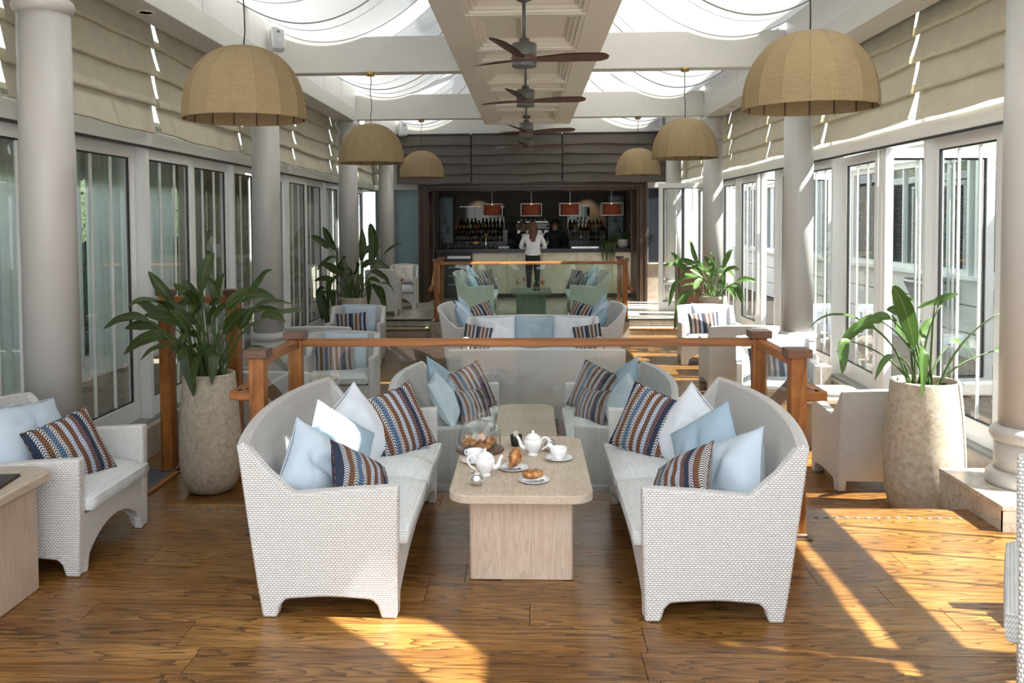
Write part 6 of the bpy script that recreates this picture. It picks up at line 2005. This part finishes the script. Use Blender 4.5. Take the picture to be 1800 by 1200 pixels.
def person(label, loc, rz, H_=1.72, female=True, pose='stand', top='shirt_white', bottom='trouser_black', hair='hair_brown', jacket=None, lean=0, loose=1.0, hem=.93, sleeve='shirt_white'):
    k = H_ / 1.72
    P = {}
    hw = .085; sh = .175 if female else .205
    ch = .115 * loose
    P['pelvis'] = (0, 0, .94, (.145 * (1 if female else .98), .105))
    P['waist'] = (0, -.01, 1.10, (.128 * loose, .092 * loose))
    P['chest'] = (0, -.005 - lean * .5, 1.29, (.150 * loose, .108 * loose))
    P['collar'] = (0, .005 - lean, 1.41, (.10, .075))
    P['neck'] = (0, -.005 - lean, 1.475, .052 if female else .060)
    P['jaw'] = (0, -.012 - lean, 1.535, (.068, .076))
    P['brow'] = (0, -.002 - lean, 1.607, (.083, .098))
    P['crown'] = (0, .004 - lean, 1.677, (.056, .066))
    P['nose'] = (0, -.100 - lean, 1.567, .015)
    E_ = [('pelvis', 'waist'), ('waist', 'chest'), ('chest', 'collar'), ('collar', 'neck'), ('neck', 'jaw'), ('jaw', 'brow'), ('brow', 'crown'), ('brow', 'nose')]
    for s, t in ((-1, 'L'), (1, 'R')):
        P['hip' + t] = (s * hw, 0, .86, (.095, .10))
        P['knee' + t] = (s * (hw + .005), -.012 if t == 'L' else .01, .49, .062)
        P['ankle' + t] = (s * (hw + .008), .02, .10, .040)
        P['heel' + t] = (s * (hw + .010), .025, .045, .042)
        P['toe' + t] = (s * (hw + .022), -.14, .028, (.038, .026))
        E_ += [('pelvis', 'hip' + t), ('hip' + t, 'knee' + t), ('knee' + t, 'ankle' + t), ('ankle' + t, 'heel' + t), ('heel' + t, 'toe' + t)]
        P['shoulder' + t] = (s * sh, .0 - lean * .9, 1.385, .058 * (1.0 if female else 1.1) * (loose ** .5))
        if pose == 'counter':
            el = (s * (sh + .10), -.06 - lean, 1.14); wr = (s * .10, -.26 - lean, 1.13)
        elif pose == 'work':
            el = (s * (sh + .07), -.04 - lean, 1.13); wr = (s * (sh - .02), -.27 - lean, 1.16)
        else:
            el = (s * (sh + .05), .02, 1.12); wr = (s * (sh + .03), -.10, .88)
        P['elbow' + t] = el + (.046 * loose,)
        P['wrist' + t] = wr + (.027,)
        d = (Vector(wr) - Vector(el)).normalized()
        pm = Vector(wr) + d * .06
        P['palm' + t] = tuple(pm) + ((.034, .020),)
        E_ += [('chest', 'shoulder' + t), ('shoulder' + t, 'elbow' + t), ('elbow' + t, 'wrist' + t), ('wrist' + t, 'palm' + t)]
        side = d.cross(Vector((0, 0, 1))).normalized()
        for f in range(4):
            b0 = pm + d * .035 + side * (.027 - .018 * f)
            ln = (.062, .072, .067, .052)[f]
            m_ = b0 + d * ln * .55 + Vector((0, 0, -.004)); e_ = b0 + d * ln * .85 + Vector((0, 0, -.022))
            P['f%d%sa' % (f, t)] = tuple(b0) + (.0085,); P['f%d%sb' % (f, t)] = tuple(m_) + (.008,); P['f%d%sc' % (f, t)] = tuple(e_) + (.0065,)
            E_ += [('palm' + t, 'f%d%sa' % (f, t)), ('f%d%sa' % (f, t), 'f%d%sb' % (f, t)), ('f%d%sb' % (f, t), 'f%d%sc' % (f, t))]
        tb_ = pm + side * (-.034 if s > 0 else .034) * 1.0
        te = tb_ + d * .045 + side * (-.012 if s > 0 else .012)
        P['t%sa' % t] = tuple(tb_) + (.0105,); P['t%sb' % t] = tuple(te) + (.008,)
        E_ += [('palm' + t, 't%sa' % t), ('t%sa' % t, 't%sb' % t)]
    P = {n: (v[0] * k, v[1] * k, v[2] * k, (tuple(q * k for q in v[3]) if isinstance(v[3], tuple) else v[3] * k)) for n, v in P.items()}
    root = thing('person', label, 'person', loc, rz)
    me = skin_body(P, E_)
    mats = ['skin', top, bottom, 'shoe']
    for m_ in mats: me.materials.append(M[m_])
    wr = [Vector(P['wristL'][:3]), Vector(P['wristR'][:3])]
    eb = [Vector(P['elbowL'][:3]), Vector(P['elbowR'][:3])]
    for p in me.polygons:
        c = p.center
        mi = 1
        if c.z > 1.465 * k: mi = 0
        elif c.z < hem * k and abs(c.x) < .21 * k: mi = 2
        if c.z < .075 * k: mi = 3
        for w_, e_ in zip(wr, eb):
            if (c - w_).dot((w_ - e_).normalized()) > .0 and (c - w_).length < .25 * k: mi = 0
        p.material_index = mi
    b = bpy.data.objects.new('body', me); COL.objects.link(b); b.parent = root
    if loose > 1.05:
        # loose shirt tails over the waistband
        mb = MB()
        def fn(u, v):
            a = u * 2 * pi; rx = lerp(.150, .178, v) * k; ry = lerp(.112, .130, v) * k
            w_ = 1 + .05 * sin(a * 9 + v * 3) * v
            return (rx * cos(a) * w_, ry * sin(a) * w_ - .006 * k, lerp(1.16, .985 + .02 * cos(2 * a), v) * k)
        mb.grid(fn, 40, 6)
        mb.build('shirt_tail', top, root)
    hz = P['brow']
    mb = MB()
    N, Mr = 22, 12
    def cap(u, v):
        a = u * 2 * pi; ph = lerp(pi / 2, -.55 if female else -.85, v)
        front = max(0, -sin(a))
        ph = max(ph, .55 * front - .25 * (1 - front)) if v > 0 else ph
        rx, ry, rz_ = .096 * k, .110 * k, .104 * k
        return (rx * cos(ph) * cos(a), ry * cos(ph) * sin(a) + hz[1] + .008 * k, hz[2] + .012 * k + rz_ * sin(ph))
    mb.grid(cap, N, Mr)
    if female and hair == 'hair_brown':
        def back(u, v):
            a = lerp(.02, pi - .02, u); w_ = lerp(.094, .108, v) * (1 - .35 * v ** 4) * k
            dp = lerp(.102, .092, v) * k
            wob = .010 * k * sin(v * 13 + u * 20)
            return (w_ * cos(a) + wob, hz[1] + (.012 + dp * sin(a) / k * 1) * k if False else hz[1] + .02 * k + dp * sin(a) + wob * .4, hz[2] + .02 * k - v * .36 * k)
        mb.grid(back, 18, 10)
    elif female:
        for s in (-1, 1):
            mb.tube([(s * .080 * k, hz[1] + .01, hz[2] + .05 * k), (s * .092 * k, hz[1] + .02, hz[2] - .02 * k), (s * .085 * k, hz[1] + .03, hz[2] - .10 * k)], [.03 * k, .032 * k, .016 * k], 8)
    mb.build('hair', hair, root)
    for s in (-1, 1):
        MB().sphere((s * .031 * k, hz[1] - .089 * k, hz[2] - .020 * k), .011 * k, .007 * k, .007 * k, 8, 6).build('eye', 'black', root)
        MB().sphere((s * .087 * k, hz[1] + .008 * k, hz[2] - .035 * k), .010 * k, .018 * k, .028 * k, 8, 6).build('ear', 'skin', root)
    MB().sphere((0, P['jaw'][1] - .073 * k, P['jaw'][2] - .012 * k), .024 * k, .006 * k, .006 * k, 10, 6).build('mouth', 'terracotta', root)
    return root, P, k
person('woman with long brown hair in a loose white shirt standing before the bar', (.085, 20.52, 0), pi, 1.80, True, 'counter', 'shirt_white', 'trouser_black', 'hair_brown', loose=1.16, hem=.99)
t, P, k = person('fair-haired woman with glasses in a dark jacket behind the bar', (-.17, 22.15, 0), radians(18), 1.80, True, 'work', 'suit_black', 'trouser_black', 'hair_blond', lean=.05)
hz = P['brow']
gl = MB()
for s in (-1, 1):
    gl.tube([(s * .034 * k + .024 * k * cos(a * .5236), hz[1] - .104 * k, hz[2] - .02 * k + .019 * k * sin(a * .5236)) for a in range(13)], .0022, 5)
    gl.bar((s * .058 * k, hz[1] - .104 * k, hz[2] - .016 * k), (s * .090 * k, hz[1] + .0 * k, hz[2] - .016 * k), .004)
gl.build('eyeglasses', 'black', t)
mb = MB()
mb.grid(lambda u, v: ((u - .5) * lerp(.03, .15, v) * k, P['chest'][1] - .112 * k - .012 * sin(pi * u) * k + .04 * (1 - v) * 0, lerp(1.14, 1.42, v) * k), 8, 8)
mb.build('blouse', 'stone_white_pot', t)
person('dark-haired man in a dark suit behind the bar, turned away', (.64, 22.1, 0), pi + .2, 1.84, False, 'work', 'suit_dark', 'trouser_black', 'hair_dark')

cb = thing('side_cabinet', 'brown wooden cabinet behind the sunlit plant near the open white door', 'cabinet', (3.02, 17.1, 0))
MB().box(-.24, .24, -.2, .2, .03, .90).build('body', 'walnut_board', cb)
MB().box(-.25, .25, -.21, .21, .90, .93).build('top', 'walnut_board', cb, bevel=.004)
MB().box(-.22, .22, -.212, -.20, .08, .86).build('door', 'walnut_board', cb)
MB().box(-.22, .22, -.18, .18, 0, .03).build('plinth', 'gasket', cb)
